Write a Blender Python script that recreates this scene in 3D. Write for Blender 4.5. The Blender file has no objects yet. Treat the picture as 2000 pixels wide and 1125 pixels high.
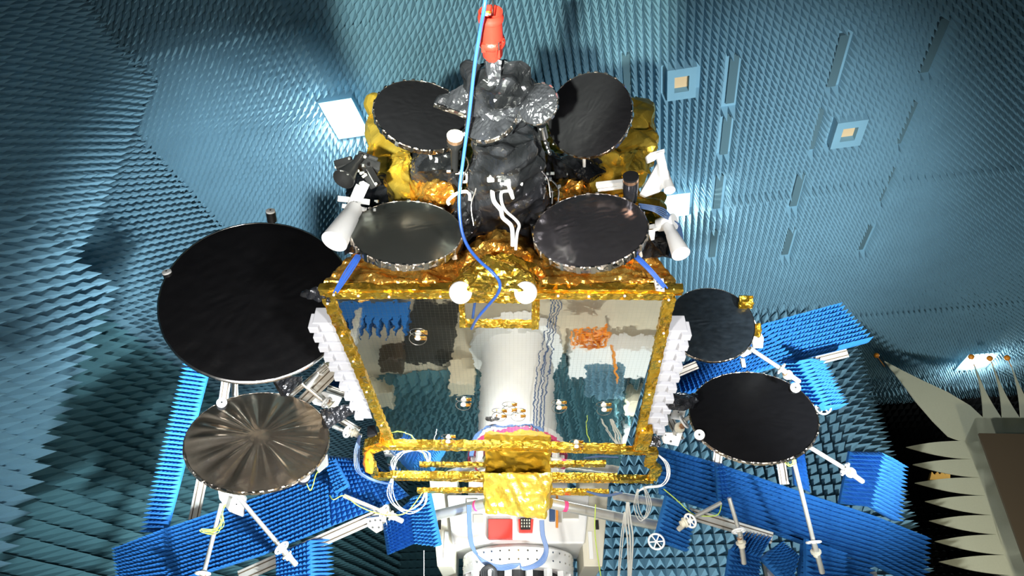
import bpy, bmesh, math, random
import numpy as np
from mathutils import Vector, Matrix, noise
random.seed(7); rng = np.random.default_rng(7)
scene = bpy.context.scene
COL = scene.collection
V = Vector

# ------------------------------------------------------------------ camera
FPX = 1267.0
PITCH = math.radians(32.8)
CAM = V((0, 0, 1.7))
FW = V((0, math.cos(PITCH), math.sin(PITCH)))
UP = V((0, -math.sin(PITCH), math.cos(PITCH)))
RT = V((1, 0, 0))
cd = bpy.data.cameras.new('camera'); cam = bpy.data.objects.new('camera', cd); COL.objects.link(cam)
cd.sensor_width = 36; cd.lens = 36 * FPX / 2000; cd.clip_start = .05; cd.clip_end = 200
cam.matrix_world = Matrix.Translation(CAM) @ Matrix((RT, UP, -FW)).transposed().to_4x4()
scene.camera = cam
# ------------------------------------------------------------------ world, exposure
w = bpy.data.worlds.new('world'); scene.world = w; w.use_nodes = True
w.node_tree.nodes['Background'].inputs[0].default_value = (.25, .3, .35, 1)
w.node_tree.nodes['Background'].inputs[1].default_value = .004
vs = scene.view_settings
vs.view_transform = 'Standard'; vs.look = 'None'; vs.exposure = 0; vs.gamma = 1; vs.use_curve_mapping = False

YAW = math.radians(10.9)          # the chamber is turned against the satellite's axis
def rw(X, Y, Z):                  # chamber coordinates -> world (Z above the camera's height)
    return V((X * math.cos(YAW) + Y * math.sin(YAW), -X * math.sin(YAW) + Y * math.cos(YAW), Z + CAM.z))

def lamp(kind, name, loc, target, energy, color=(1, 1, 1), size=.5, spot=60, blend=.5):
    l = bpy.data.lights.new(name, kind); l.energy = energy; l.color = color
    if kind == 'AREA': l.size = size; l.spread = math.radians(spot if spot != 60 else 180)
    elif kind == 'SPOT': l.spot_size = math.radians(spot); l.spot_blend = blend; l.shadow_soft_size = size
    else: l.shadow_soft_size = size
    o = bpy.data.objects.new(name, l); COL.objects.link(o); o.location = loc
    d = V(target) - V(loc); o.rotation_euler = d.to_track_quat('-Z', 'Y').to_euler()
    return o
# floodlights standing on the chamber floor around the camera, aimed up at the satellite and the ceiling; the downward floor spot is added
lamp('AREA', 'flood_key', (-2.2, .3, .9), (-.3, 6, 4.6), 175, (1, .97, .92), .6, 100)
lamp('AREA', 'flood_fill', (2.6, .3, .9), (.5, 6, 4.6), 175, (1, .98, .95), .6, 100)
lamp('AREA', 'flood_low', (0, 4.2, .3), (0, 8.6, 3.6), 120, (1, .98, .95), 1.0)
def ceil_at(x, y):
    r = FW + (x - 1000) / FPX * RT + (562.5 - y) / FPX * UP; return CAM + r * (12.0 / r.z)
lamp('SPOT', 'flood_right_ceiling', (5.0, 3.4, .6), ceil_at(1350, 430), 16500, (.90, .97, 1), .22, 54, 1)
lamp('SPOT', 'flood_left_ceiling', (-4.2, 5.0, .6), ceil_at(570, 400), 17500, (.86, .95, 1), .22, 42, 1)
lamp('SPOT', 'flood_left_wall', (2.6, 4.6, .4), rw(-11.5, 13.5, 6.2), 9000, (.88, .97, 1), .2, 50, 1)
lamp('SPOT', 'flood_top', (-1.0, -.6, .6), ceil_at(985, 30), 15000, (.95, 1, .86), .10, 27, .35)
lamp('SPOT', 'flood_partition', (2.2, 12.2, .5), rw(5, 21, 6.5), 9500, (.95, 1, 1), .3, 110, .9)
lamp('SPOT', 'flood_rear_left', (-4.5, 8.5, .5), rw(-10, 22, 3.5), 3000, (.9, 1, .99), .3, 70, 1)
lamp('SPOT', 'added_floor_fill', rw(.5, 17.5, 10.5), rw(.5, 15.5, -1.6), 6500, (.95, 1, .97), .5, 62, .8)  # added spot without a fixture, brightens the floor shown in the mirror
lamp('SPOT', 'lamp_reflector', rw(10.5, 17, -1), rw(14, 25, 6), 1000, (1, .93, .72), .3, 90, .9)

# ------------------------------------------------------------------ geometry helpers
def P(x, y, D):                   # a point of the place seen at (x, y) at distance D along the view axis
    return CAM + D * (FW + (x - 1000) / FPX * RT + (562.5 - y) / FPX * UP)
def ray(x, y): return (FW + (x - 1000) / FPX * RT + (562.5 - y) / FPX * UP)
def hit(x, y, O, N):              # the same on a plane
    r = ray(x, y); return CAM + r * ((O - CAM).dot(N) / r.dot(N))
# satellite frame: near edge of the radiator, c right, a away along its length, b up
SO = P(977, 575, 6.0)
sa = V((0, .9912, -.1326)); sb = V((0, .1326, .9912)); sc_ = V((1, 0, 0))
def S(u, v, h): return SO + sc_ * u + sa * v + sb * h
def deck(x, y, off=0): return hit(x, y, S(0, -off, 0), sa)    # on a plane off metres in front of the earth deck
def pan(x, y, off=0): return hit(x, y, S(0, 0, -off), sb)     # on a plane off metres under the radiator

def tag(o, label=None, cat=None, group=None, kind=None):
    if label: o['label'] = label
    if cat: o['category'] = cat
    if group: o['group'] = group
    if kind: o['kind'] = kind
    return o
def thing(name, label, cat, loc, group=None):
    o = bpy.data.objects.new(name, None); COL.objects.link(o); o.location = loc; o.empty_display_size = .1
    return tag(o, label, cat, group)
WLOC = {}
def wloc(o): return WLOC.get(o.name, V(o.location)) if o else V((0, 0, 0))
def finish(name, me, mat, parent=None, smooth=False, label=None, cat=None, group=None, kind=None):
    mats = mat if isinstance(mat, (list, tuple)) else [mat]
    for m in mats: me.materials.append(m)
    n = len(me.vertices); co = np.empty(n * 3, dtype=np.float32); me.vertices.foreach_get('co', co); co = co.reshape(-1, 3)
    c = (co.min(0) + co.max(0)) / 2
    co -= c; me.vertices.foreach_set('co', co.ravel())
    me.polygons.foreach_set('use_smooth', [smooth] * len(me.polygons)); me.update()
    o = bpy.data.objects.new(name, me); COL.objects.link(o)
    c = V([float(k) for k in c]); WLOC[o.name] = c
    if parent: o.parent = parent; o.location = c - wloc(parent)
    else: o.location = c
    return tag(o, label, cat, group, kind)
def basis(d):
    d = V(d).normalized(); u = V((0, 0, 1)).cross(d)
    if u.length < 1e-3: u = V((1, 0, 0))
    u.normalize(); return u, d.cross(u), d

class MB:
    def __init__(s): s.v = []; s.f = []; s.m = []; s.mi = 0
    def add(s, vs_, fs_):
        b = len(s.v); s.v += [tuple(p) for p in vs_]; s.f += [tuple(b + i for i in f) for f in fs_]; s.m += [s.mi] * len(fs_); return s
    def obox(s, c, ax, ay, az):   # half axes
        c = V(c); vs_ = [c + ax * i + ay * j + az * k for i in (-1, 1) for j in (-1, 1) for k in (-1, 1)]
        fs_ = [(0, 1, 3, 2), (4, 6, 7, 5), (0, 4, 5, 1), (2, 3, 7, 6), (0, 2, 6, 4), (1, 5, 7, 3)]
        if ax.cross(ay).dot(az) < 0: fs_ = [f[::-1] for f in fs_]
        return s.add(vs_, fs_)
    def bar(s, p0, p1, w_, h_, up=None):   # rectangular bar
        p0 = V(p0); p1 = V(p1); d = p1 - p0; L = d.length; d.normalize()
        up = V(up) if up is not None else V((0, 0, 1))
        side = d.cross(up)
        if side.length < 1e-3: side = V((1, 0, 0))
        side.normalize(); up = side.cross(d).normalized()
        return s.obox((p0 + p1) / 2, d * L / 2, side * w_ / 2, up * h_ / 2)
    def lathe(s, p0, ax, prof, n=24, cap=True, ang=2 * math.pi):   # prof: (r, along)
        u, v, d = basis(ax); p0 = V(p0); vs_ = []; fs_ = []
        for r, a in prof:
            for k in range(n):
                t = 2 * math.pi * k / n; vs_.append(p0 + d * a + (u * math.cos(t) + v * math.sin(t)) * r)
        for i in range(len(prof) - 1):
            for k in range(n):
                a, b = i * n + k, i * n + (k + 1) % n; fs_.append((a, b, b + n, a + n))
        if cap: fs_.append(tuple(range(n))[::-1]); fs_.append(tuple(range(len(vs_) - n, len(vs_))))
        return s.add(vs_, fs_)
    def cyl(s, p0, p1, r0, r1=None, n=16):
        p0 = V(p0); p1 = V(p1); return s.lathe(p0, p1 - p0, [(r0, 0), (r0 if r1 is None else r1, (p1 - p0).length)], n)
    def tube(s, pts, r, n=8, sub=4):
        pts = [V(p) for p in pts]
        if sub > 1 and len(pts) > 2:
            q = [];
            for i in range(len(pts) - 1):
                a = pts[max(i - 1, 0)]; b = pts[i]; c = pts[i + 1]; d = pts[min(i + 2, len(pts) - 1)]
                for k in range(sub):
                    t = k / sub; q.append(.5 * ((2 * b) + (c - a) * t + (2 * a - 5 * b + 4 * c - d) * t * t + (3 * b - a - 3 * c + d) * t ** 3))
            q.append(pts[-1]); pts = q
        vs_ = []; fs_ = []; u = None
        for i, p in enumerate(pts):
            d = (pts[min(i + 1, len(pts) - 1)] - pts[max(i - 1, 0)]).normalized()
            if u is None: u = basis(d)[0]
            u = (u - d * u.dot(d)).normalized(); v = d.cross(u)
            for k in range(n):
                t = 2 * math.pi * k / n; vs_.append(p + (u * math.cos(t) + v * math.sin(t)) * r)
        for i in range(len(pts) - 1):
            for k in range(n):
                a, b = i * n + k, i * n + (k + 1) % n; fs_.append((a, b, b + n, a + n))
        fs_.append(tuple(range(n))[::-1]); fs_.append(tuple(range(len(vs_) - n, len(vs_))))
        return s.add(vs_, fs_)
    def torus(s, c, ax, R, r, n=28, m=8):
        u, v, d = basis(ax); c = V(c); vs_ = []; fs_ = []
        for i in range(n):
            t = 2 * math.pi * i / n; e = u * math.cos(t) + v * math.sin(t)
            for k in range(m):
                q = 2 * math.pi * k / m; vs_.append(c + e * (R + r * math.cos(q)) + d * r * math.sin(q))
        for i in range(n):
            for k in range(m):
                fs_.append((i * m + k, ((i + 1) % n) * m + k, ((i + 1) % n) * m + (k + 1) % m, i * m + (k + 1) % m))
        return s.add(vs_, fs_)
    def sphere(s, c, r, n=16, m=10, sq=(1, 1, 1)):
        c = V(c); vs_ = [c + V((0, 0, r * sq[2]))]; fs_ = []
        for i in range(1, m):
            a = math.pi * i / m
            for k in range(n):
                t = 2 * math.pi * k / n; vs_.append(c + V((r * sq[0] * math.sin(a) * math.cos(t), r * sq[1] * math.sin(a) * math.sin(t), r * sq[2] * math.cos(a))))
        vs_.append(c - V((0, 0, r * sq[2]))); L = len(vs_) - 1
        for k in range(n): fs_.append((0, 1 + k, 1 + (k + 1) % n)); fs_.append((L, 1 + (m - 2) * n + (k + 1) % n, 1 + (m - 2) * n + k))
        for i in range(m - 2):
            for k in range(n):
                a = 1 + i * n + k; b = 1 + i * n + (k + 1) % n; fs_.append((a, a + n, b + n, b))
        return s.add(vs_, fs_)
    def prism(s, poly, off):      # polygon of points extruded by vector off
        n = len(poly); off = V(off); poly = [V(p) for p in poly]
        nr = sum(((poly[i]).cross(poly[(i + 1) % n]) for i in range(n)), V((0, 0, 0)))
        if nr.dot(off) > 0: poly = poly[::-1]
        vs_ = poly + [p + off for p in poly]
        fs_ = [tuple(range(n)), tuple(range(2 * n - 1, n - 1, -1))] + [(i, i + n, (i + 1) % n + n, (i + 1) % n) for i in range(n)]
        return s.add(vs_, fs_)
    def build(s, name, mat, parent=None, smooth=False, bevel=0, **k):
        me = bpy.data.meshes.new(name); me.from_pydata(s.v, [], s.f); me.validate()
        if any(s.m) and len(me.polygons) == len(s.m): me.polygons.foreach_set('material_index', s.m)
        o = finish(name, me, mat, parent, smooth, **k)
        if smooth == 'auto' or smooth:
            try: me.set_sharp_from_angle(angle=math.radians(42))
            except Exception: pass
        if bevel:
            m = o.modifiers.new('bevel', 'BEVEL'); m.width = bevel; m.segments = 2; m.limit_method = 'ANGLE'; m.angle_limit = math.radians(40)
        return o

def crinkled(name, pts, mat, parent=None, size=.06, amp=.02, freq=3.0, seed=0, hull=True, faces=None, smooth=False, **k):
    """a body wrapped in crumpled foil: convex hull of pts (or given faces), subdivided and displaced by creased noise"""
    bm = bmesh.new()
    vs_ = [bm.verts.new(p) for p in pts]
    if hull:
        r = bmesh.ops.convex_hull(bm, input=vs_)
        bmesh.ops.delete(bm, geom=[v for v in bm.verts if not v.link_faces], context='VERTS')
    else:
        for f in faces: bm.faces.new([vs_[i] for i in f])
        bmesh.ops.recalc_face_normals(bm, faces=bm.faces)
    bmesh.ops.triangulate(bm, faces=bm.faces)
    for _ in range(9):
        es = [e for e in bm.edges if e.calc_length() > size]
        if not es: break
        bmesh.ops.subdivide_edges(bm, edges=es, cuts=1, use_grid_fill=False)
        bmesh.ops.triangulate(bm, faces=bm.faces)
        if len(bm.faces) > 90000: break
    bm.normal_update()
    so = V((seed * 3.7, seed * 1.3, -seed * 2.1)); new = []
    rs = random.Random(int(seed * 17 + 5)); folds = []
    st = min(.15, .9 * amp * freq)
    for i in range(9):                              # straight random folds: flat planes between sharp creases
        d = V((rs.gauss(0, 1), rs.gauss(0, 1), rs.gauss(0, 1))).normalized(); lam = rs.uniform(.16, .75) / freq
        folds.append((d / lam, rs.random(), lam * st * (1.0 if i < 6 else .7), V((rs.random() * 9, rs.random() * 9, 0))))
    for v in bm.verts:
        p = v.co; wp = p + noise.noise_vector((p + so) * freq * .5) * (.22 / freq); h = 0
        for d, ph, a_, o_ in folds:
            x = wp.dot(d) + ph; x -= math.floor(x); h += (abs(x - .5) - .25) * a_ * (.45 + 1.1 * abs(noise.noise(p * freq * .7 + o_)) * 2)
        j = noise.noise_vector(p * freq * 5) * min(amp * .35, size * .3)
        new.append(v.co + v.normal * (h * 1.6) + j)
    for v, c in zip(bm.verts, new): v.co = c
    me = bpy.data.meshes.new(name); bm.to_mesh(me); bm.free()
    return finish(name, me, mat, parent, smooth, **k)

def pyramids(name, grid, h, mat, parent=None, mask=None, base=.0, flip=False, tip_jit=.0, **k):
    """absorber surface: grid (nu+1, nv+1, 3) of base corners, one four-sided pyramid per cell"""
    g = np.asarray(grid, dtype=np.float64); nu, nv = g.shape[0] - 1, g.shape[1] - 1
    A, B, C, D_ = g[:-1, :-1], g[1:, :-1], g[1:, 1:], g[:-1, 1:]
    cen = (A + B + C + D_) / 4; nrm = np.cross(C - A, D_ - B); nrm /= np.linalg.norm(nrm, axis=2, keepdims=True) + 1e-9
    if flip: nrm = -nrm
    hh = h if np.isscalar(h) else np.asarray(h)[..., None]
    tip = cen + nrm * hh + (rng.random(cen.shape) - .5) * tip_jit
    m = np.ones((nu, nv), bool) if mask is None else mask
    idx = np.arange((nu + 1) * (nv + 1)).reshape(nu + 1, nv + 1)
    a, b, c, d = idx[:-1, :-1], idx[1:, :-1], idx[1:, 1:], idx[:-1, 1:]
    nb = (nu + 1) * (nv + 1); t = nb + np.arange(nu * nv).reshape(nu, nv)
    if flip: a, b, c, d = a, d, c, b
    a, b, c, d, t = (q[m] for q in (a, b, c, d, t))
    tri = np.stack([np.stack([a, b, t], 1), np.stack([b, c, t], 1), np.stack([c, d, t], 1), np.stack([d, a, t], 1)], 1).reshape(-1, 3)
    inv = ~m
    qa, qb, qc, qd = (q[inv] for q in ((idx[:-1, :-1], idx[1:, :-1], idx[1:, 1:], idx[:-1, 1:])))
    quads = np.stack([qa, qb, qc, qd] if not flip else [qd, qc, qb, qa], 1)
    verts = np.concatenate([g.reshape(-1, 3), tip.reshape(-1, 3)])
    if base:                       # foam block under the pyramids: back face and four sides
        avg = nrm.reshape(-1, 3).mean(0); avg /= np.linalg.norm(avg)
        gn = np.zeros_like(g); gn[:-1, :-1] += nrm; gn[1:, :-1] += nrm; gn[1:, 1:] += nrm; gn[:-1, 1:] += nrm
        gn /= np.linalg.norm(gn, axis=2, keepdims=True)
        back = g - gn * base; nb2 = len(verts); verts = np.concatenate([verts, back.reshape(-1, 3)]); bi = idx + nb2
        q = []
        q.append(np.stack([x.ravel() for x in (bi[:-1, 1:], bi[1:, 1:], bi[1:, :-1], bi[:-1, :-1])], 1))
        for (e, be) in ((idx[:, 0], bi[:, 0]), (idx[-1, :], bi[-1, :]), (idx[::-1, -1], bi[::-1, -1]), (idx[0, ::-1], bi[0, ::-1])):
            q.append(np.stack([be[:-1], be[1:], e[1:], e[:-1]], 1))
        q = np.concatenate(q)
        if flip: q = q[:, ::-1]
        quads = np.concatenate([quads, q])
    me = bpy.data.meshes.new(name)
    nt, nq = len(tri), len(quads)
    used = verts
    me.vertices.add(len(used)); me.vertices.foreach_set('co', used.astype(np.float32).ravel())
    loops = np.concatenate([tri.ravel(), quads.ravel()]).astype(np.int32)
    me.loops.add(len(loops)); me.loops.foreach_set('vertex_index', loops)
    me.polygons.add(nt + nq)
    st = np.concatenate([np.arange(nt) * 3, nt * 3 + np.arange(nq) * 4]).astype(np.int32)
    me.polygons.foreach_set('loop_start', st)
    me.update(calc_edges=True); me.validate()
    return finish(name, me, mat, parent, False, **k)
def quadgrid(c00, c10, c11, c01, nu, nv, bulge=0, bdir=None):
    c = [np.array(V(p)) for p in (c00, c10, c11, c01)]
    u = np.linspace(0, 1, nu + 1)[:, None, None]; v = np.linspace(0, 1, nv + 1)[None, :, None]
    g = (1 - u) * (1 - v) * c[0] + u * (1 - v) * c[1] + u * v * c[2] + (1 - u) * v * c[3]
    if bulge: g = g + np.array(bdir) * bulge * (4 * v * (1 - v))
    return g

# ------------------------------------------------------------------ materials
def mat(name, col, rough=.5, metal=0, spec=.5, var=0, vscale=6, bump=0, bscale=30, emit=None, estr=0, coat=0, trans=0, sheen=0):
    m = bpy.data.materials.new(name); m.use_nodes = True; nt = m.node_tree; b = nt.nodes['Principled BSDF']
    b.inputs['Base Color'].default_value = (*col, 1); b.inputs['Roughness'].default_value = rough
    b.inputs['Metallic'].default_value = metal; b.inputs['Specular IOR Level'].default_value = spec
    b.inputs['Coat Weight'].default_value = coat; b.inputs['Transmission Weight'].default_value = trans; b.inputs['Sheen Weight'].default_value = sheen
    if emit: b.inputs['Emission Color'].default_value = (*emit, 1); b.inputs['Emission Strength'].default_value = estr
    tc = nt.nodes.new('ShaderNodeTexCoord')
    n = nt.nodes.new('ShaderNodeTexNoise'); n.inputs['Scale'].default_value = vscale; n.inputs['Detail'].default_value = 4
    nt.links.new(tc.outputs['Object'], n.inputs['Vector'])
    r = nt.nodes.new('ShaderNodeMix'); r.data_type = 'RGBA'
    r.inputs[6].default_value = (*[c * (1 - var) for c in col], 1); r.inputs[7].default_value = (*[min(1, c * (1 + var)) for c in col], 1)
    nt.links.new(n.outputs['Fac'], r.inputs[0]); nt.links.new(r.outputs[2], b.inputs['Base Color'])
    if bump:
        n2 = nt.nodes.new('ShaderNodeTexNoise'); n2.inputs['Scale'].default_value = bscale; n2.inputs['Detail'].default_value = 3
        nt.links.new(tc.outputs['Object'], n2.inputs['Vector'])
        bp = nt.nodes.new('ShaderNodeBump'); bp.inputs['Strength'].default_value = bump; bp.inputs['Distance'].default_value = .02
        nt.links.new(n2.outputs['Fac'], bp.inputs['Height']); nt.links.new(bp.outputs[0], b.inputs['Normal'])
    return m
def foilmat(name, c1, c2, rough=.2, metal=1, k=.5, sc=14, spec=.5, big=.35, bigsc=4, stretch=(1, 1, 1)):
    """crumpled foil: random facet normals from two Voronoi layers over a warped position"""
    m = bpy.data.materials.new(name); m.use_nodes = True; nt = m.node_tree; L = nt.links.new; N = nt.nodes.new
    b = nt.nodes['Principled BSDF']; b.inputs['Roughness'].default_value = rough; b.inputs['Metallic'].default_value = metal; b.inputs['Specular IOR Level'].default_value = spec
    tc = N('ShaderNodeTexCoord'); mp = N('ShaderNodeMapping'); mp.inputs['Scale'].default_value = stretch; L(tc.outputs['Object'], mp.inputs[0])
    nz = N('ShaderNodeTexNoise'); nz.inputs['Scale'].default_value = 5; nz.inputs['Detail'].default_value = 2; L(mp.outputs[0], nz.inputs['Vector'])
    sub = N('ShaderNodeVectorMath'); sub.operation = 'MULTIPLY_ADD'; sub.inputs[1].default_value = (.22,) * 3; L(nz.outputs['Color'], sub.inputs[0]); L(mp.outputs[0], sub.inputs[2])
    acc = N('ShaderNodeNewGeometry').outputs['Normal']
    for s_, kk in ((sc, k), (bigsc, big)):
        vo = N('ShaderNodeTexVoronoi'); vo.inputs['Scale'].default_value = s_; L(sub.outputs[0], vo.inputs['Vector'])
        d = N('ShaderNodeVectorMath'); d.operation = 'SUBTRACT'; d.inputs[1].default_value = (.5,) * 3; L(vo.outputs['Color'], d.inputs[0])
        ma = N('ShaderNodeVectorMath'); ma.operation = 'MULTIPLY_ADD'; ma.inputs[1].default_value = (kk,) * 3; L(d.outputs[0], ma.inputs[0]); L(acc, ma.inputs[2]); acc = ma.outputs[0]
    no = N('ShaderNodeVectorMath'); no.operation = 'NORMALIZE'; L(acc, no.inputs[0]); L(no.outputs[0], b.inputs['Normal'])
    n3 = N('ShaderNodeTexNoise'); n3.inputs['Scale'].default_value = 3; n3.inputs['Detail'].default_value = 3; L(tc.outputs['Object'], n3.inputs['Vector'])
    mx = N('ShaderNodeMix'); mx.data_type = 'RGBA'; mx.inputs[6].default_value = (*c1, 1); mx.inputs[7].default_value = (*c2, 1)
    mr = N('ShaderNodeMapRange'); mr.inputs[1].default_value = .4; mr.inputs[2].default_value = .6; L(n3.outputs['Fac'], mr.inputs[0]); L(mr.outputs[0], mx.inputs[0]); L(mx.outputs[2], b.inputs['Base Color'])
    return m
M = {}
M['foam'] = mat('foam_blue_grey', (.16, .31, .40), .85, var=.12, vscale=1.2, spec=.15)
M['foam_light_tinted'] = mat('foam_light_tinted', (.10, .24, .285), .85, var=.15, vscale=1.2, spec=.15)  # same foam as the ceiling; dimmer, warmer light is put into the colour
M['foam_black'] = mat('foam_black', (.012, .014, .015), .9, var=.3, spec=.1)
M['foam_blue'] = mat('foam_bright_blue', (.016, .125, .385), .75, var=.12, vscale=3, spec=.2)
M['concrete'] = mat('floor_tan', (.62, .54, .40), .7, var=.2, vscale=2)
M['gold'] = foilmat('gold_foil', (.95, .66, .10), (.88, .52, .05), .24, metal=.93, k=.25, sc=12, big=.45, bigsc=5)
M['gold_big'] = foilmat('gold_foil_smooth', (.95, .68, .11), (.92, .60, .07), .28, metal=.8, k=.10, sc=9, big=.28, bigsc=3)
M['orange'] = foilmat('amber_foil', (.95, .42, .06), (.9, .55, .12), .24, metal=.85, k=.5, sc=18, big=.5, bigsc=7)
M['black_foil'] = foilmat('black_foil', (.014, .015, .017), (.045, .047, .055), .2, metal=.5, k=.14, sc=9, spec=.9, big=.26, bigsc=4, stretch=(1, .6, 1.5))
M['silver_foil'] = foilmat('silver_tape', (.8, .72, .62), (.6, .5, .42), .25, k=.7, sc=30)
M['membrane'] = mat('membrane_black', (.006, .006, .007), .5, var=.2, spec=.12, bump=.25, bscale=9)
M['white'] = mat('white_paint', (.86, .87, .86), .4, var=.03)
M['cream'] = mat('cream_paint', (.72, .69, .56), .45, var=.05)
M['alu'] = mat('aluminium', (.72, .71, .66), .35, .7, var=.08)
M['steel'] = mat('polished_steel', (.75, .75, .75), .22, 1)
M['red'] = mat('red_anodised', (.50, .03, .018), .35, .1, var=.1)
M['vent'] = mat('vent_slot', (.06, .12, .145), .9)
M['straps'] = mat('strap_grey', (.5, .5, .46), .4)
M['slat'] = mat('slat_white', (.60, .61, .66), .5)
M['redp'] = mat('red_plastic', (.85, .06, .05), .4)
M['blackp'] = mat('black_plastic', (.015, .015, .016), .4)
M['bluec'] = mat('blue_cable', (.03, .11, .46), .35)
M['navy'] = mat('navy_cable', (.05, .10, .22), .4)
M['yg'] = mat('earth_cable', (.45, .62, .08), .45)
M['orangep'] = mat('orange_plastic', (.95, .32, .02), .4)
M['brown'] = mat('brown_laminate', (.09, .065, .04), .45)
M['panelcream'] = mat('reflector_panel', (.60, .60, .44), .5, var=.06, vscale=20)
M['ltan'] = mat('copper_band', (.75, .45, .28), .3, .9)
# ================================================================== the chamber
HC = 12.0                                        # tips of the ceiling absorbers above the camera
def axgrid(fn, a0, a1, b0, b1, pitch):
    nu = max(1, round((a1 - a0) / pitch)); nv = max(1, round((b1 - b0) / pitch))
    A, B = np.meshgrid(np.linspace(a0, a1, nu + 1), np.linspace(b0, b1, nv + 1), indexing='ij')
    c, s = math.cos(YAW), math.sin(YAW)
    X, Y, Z = fn(A, B)
    X = np.broadcast_to(X, A.shape); Y = np.broadcast_to(Y, A.shape); Z = np.broadcast_to(Z, A.shape)
    g = np.stack([X * c + Y * s, -X * s + Y * c, Z + CAM.z], 2)
    return g, (A[:-1, :-1] + A[1:, 1:]) / 2, (B[:-1, :-1] + B[1:, 1:]) / 2
# ceiling -------------------------------------------------------------
def ceil_px(x, y, dz=0.0):                       # chamber coordinates of the ceiling point seen at (x, y)
    r = ray(x, y); t = (HC + dz) / r.z; p = r * t
    return p.x * math.cos(YAW) - p.y * math.sin(YAW), p.x * math.sin(YAW) + p.y * math.cos(YAW)
g, A, B = axgrid(lambda a, b: (a, b, HC + .45), -12.0, 21.0, -6, 32, .18)
mask = np.ones(A.shape, bool)
lights = [(672, 240, .42, .6), (1323, 408, .36, .5), (1910, 712, .6, .8)]
ports = [(1333, 172, .33, .45), (1661, 270, .36, .45)]
for (x, y, w_, l_) in lights + ports:
    X, Y = ceil_px(x, y); mask &= ~((abs(A - X) < w_ + .08) & (abs(B - Y) < l_ + .08))
gaps = [(1640, 130), (1595, 262), (1560, 380), (1542, 480), (1830, 100), (1772, 250), (1731, 370), (1693, 470), (1433, 165), (1420, 272), (1405, 385), (1395, 485), (1228, 165)]
gapc = []
for (x, y) in gaps:
    X, Y = ceil_px(x, y, .2); gapc.append((X, Y)); mask &= ~((abs(A - X) < .13) & (abs(B - Y) < .8))
h = np.full(A.shape, .45)
row = np.floor(B / 2.52).astype(int)            # block rows of slightly different cut
h += (rng.random(row.max() - row.min() + 1)[row - row.min()] - .5) * .04
h[(np.floor(B / .18).astype(int) % 42) == 0] *= 1.35
pyramids('ceiling', g, h, M['foam'], mask=mask, flip=True, tip_jit=.015, kind='structure')
# walls ---------------------------------------------------------------
def wall(name, fn, a0, a1, b0, b1, pitch, hgt, m, want, **k):
    g, A, B = axgrid(fn, a0, a1, b0, b1, pitch)
    n = np.cross(g[1, 1] - g[0, 0], g[0, 1] - g[1, 0]); flip = float(np.dot(n, np.array(rw(*want) - rw(0, 0, 0)))) < 0
    mk = k.pop('maskf')(A, B) if 'maskf' in k else None
    return pyramids(name, g, hgt, m, mask=mk, flip=flip, tip_jit=.02, kind='structure', **k)
wall('wall_left', lambda a, b: (-11.9, a, b), 8.5, 32, 7.6, 12.4, .22, .5, M['foam'], (1, 0, 0), maskf=lambda A, B: ~((A < 9.5)))
wall('wall_left_lower', lambda a, b: (-12.2, a, b), 9.6, 32, -1.6, 7.6, .34, .85, M['foam_light_tinted'], (1, 0, 0))
wall('wall_left_front', lambda a, b: (-10.4, a, b), -6, 8.4, 7.2, 12.4, .2, .5, M['foam'], (1, 0, 0))
wall('wall_left_front_lower', lambda a, b: (-10.5, a, b), -6, 9.4, -1.6, 7.2, .26, .7, M['foam'], (1, 0, 0))
wall('wall_end', lambda a, b: (a, 32.0, b), -13, 7, -1.6, 12.4, .36, .8, M['foam_light_tinted'], (0, -1, 0))
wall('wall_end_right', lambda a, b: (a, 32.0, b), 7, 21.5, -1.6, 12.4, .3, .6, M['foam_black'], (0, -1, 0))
wall('wall_right', lambda a, b: (21.3, a, b), -6, 32, -1.6, 12.4, .5, .6, M['foam'], (-1, 0, 0))
wall('wall_back', lambda a, b: (a, -6.3, b), -12, 21, -1.6, 12.4, .5, .6, M['foam'], (0, 1, 0))
def strip(name, X0, X1, Y0, Y1, Z0, Z1, m, **k):
    b = MB(); b.add([rw(x, y, z) for x in (X0, X1) for y in (Y0, Y1) for z in (Z0, Z1)],
                    [(0, 1, 3, 2), (4, 6, 7, 5), (0, 4, 5, 1), (2, 3, 7, 6), (0, 2, 6, 4), (1, 5, 7, 3)]); return b.build(name, m, **k)
strip('trim_1', -12.1, -11.6, 8.75, 9.25, 7.0, 12.3, M['foam'], kind='structure')
strip('trim_2', -12.1, -11.75, 8.35, 9.7, 2, 12.4, M['foam'], kind='structure')
strip('wall_left_step', -12.1, -10.4, 8.2, 8.4, 7.2, 12.4, M['foam'], kind='structure')
# partition with large pyramids behind the satellite; its right end is rounded
nz_, p_ = 43, .32
def part_grid():
    prof = [(-2.6 + i * p_, 22.3) for i in range(29)]
    R = 1.5; x0, y0 = prof[-1]
    na = 7
    for i in range(1, na + 1):
        t = math.radians(80) * i / na; prof.append((x0 + R * math.sin(t), y0 + R * (1 - math.cos(t))))
    zs = np.linspace(-1.6, 12.4, nz_ + 1); g = np.zeros((len(prof), nz_ + 1, 3))
    for i, (x, y) in enumerate(prof):
        for j, z in enumerate(zs): g[i, j] = rw(x, y, z)
    return g
pyramids('wall_partition', part_grid(), .8, M['foam'], kind='structure', base=.4)
# floor ---------------------------------------------------------------
ft = wall('floor', lambda a, b: (a, b, -1.66), -12, 21, 11.2, 32, .25, .38, M['foam_light_tinted'], (0, 0, 1))
MB().add([rw(-13, -7, -1.68), rw(22, -7, -1.68), rw(22, 33, -1.68), rw(-13, 33, -1.68)], [(0, 1, 2, 3)]).build('floor_slab', M['concrete'], kind='structure')
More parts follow.
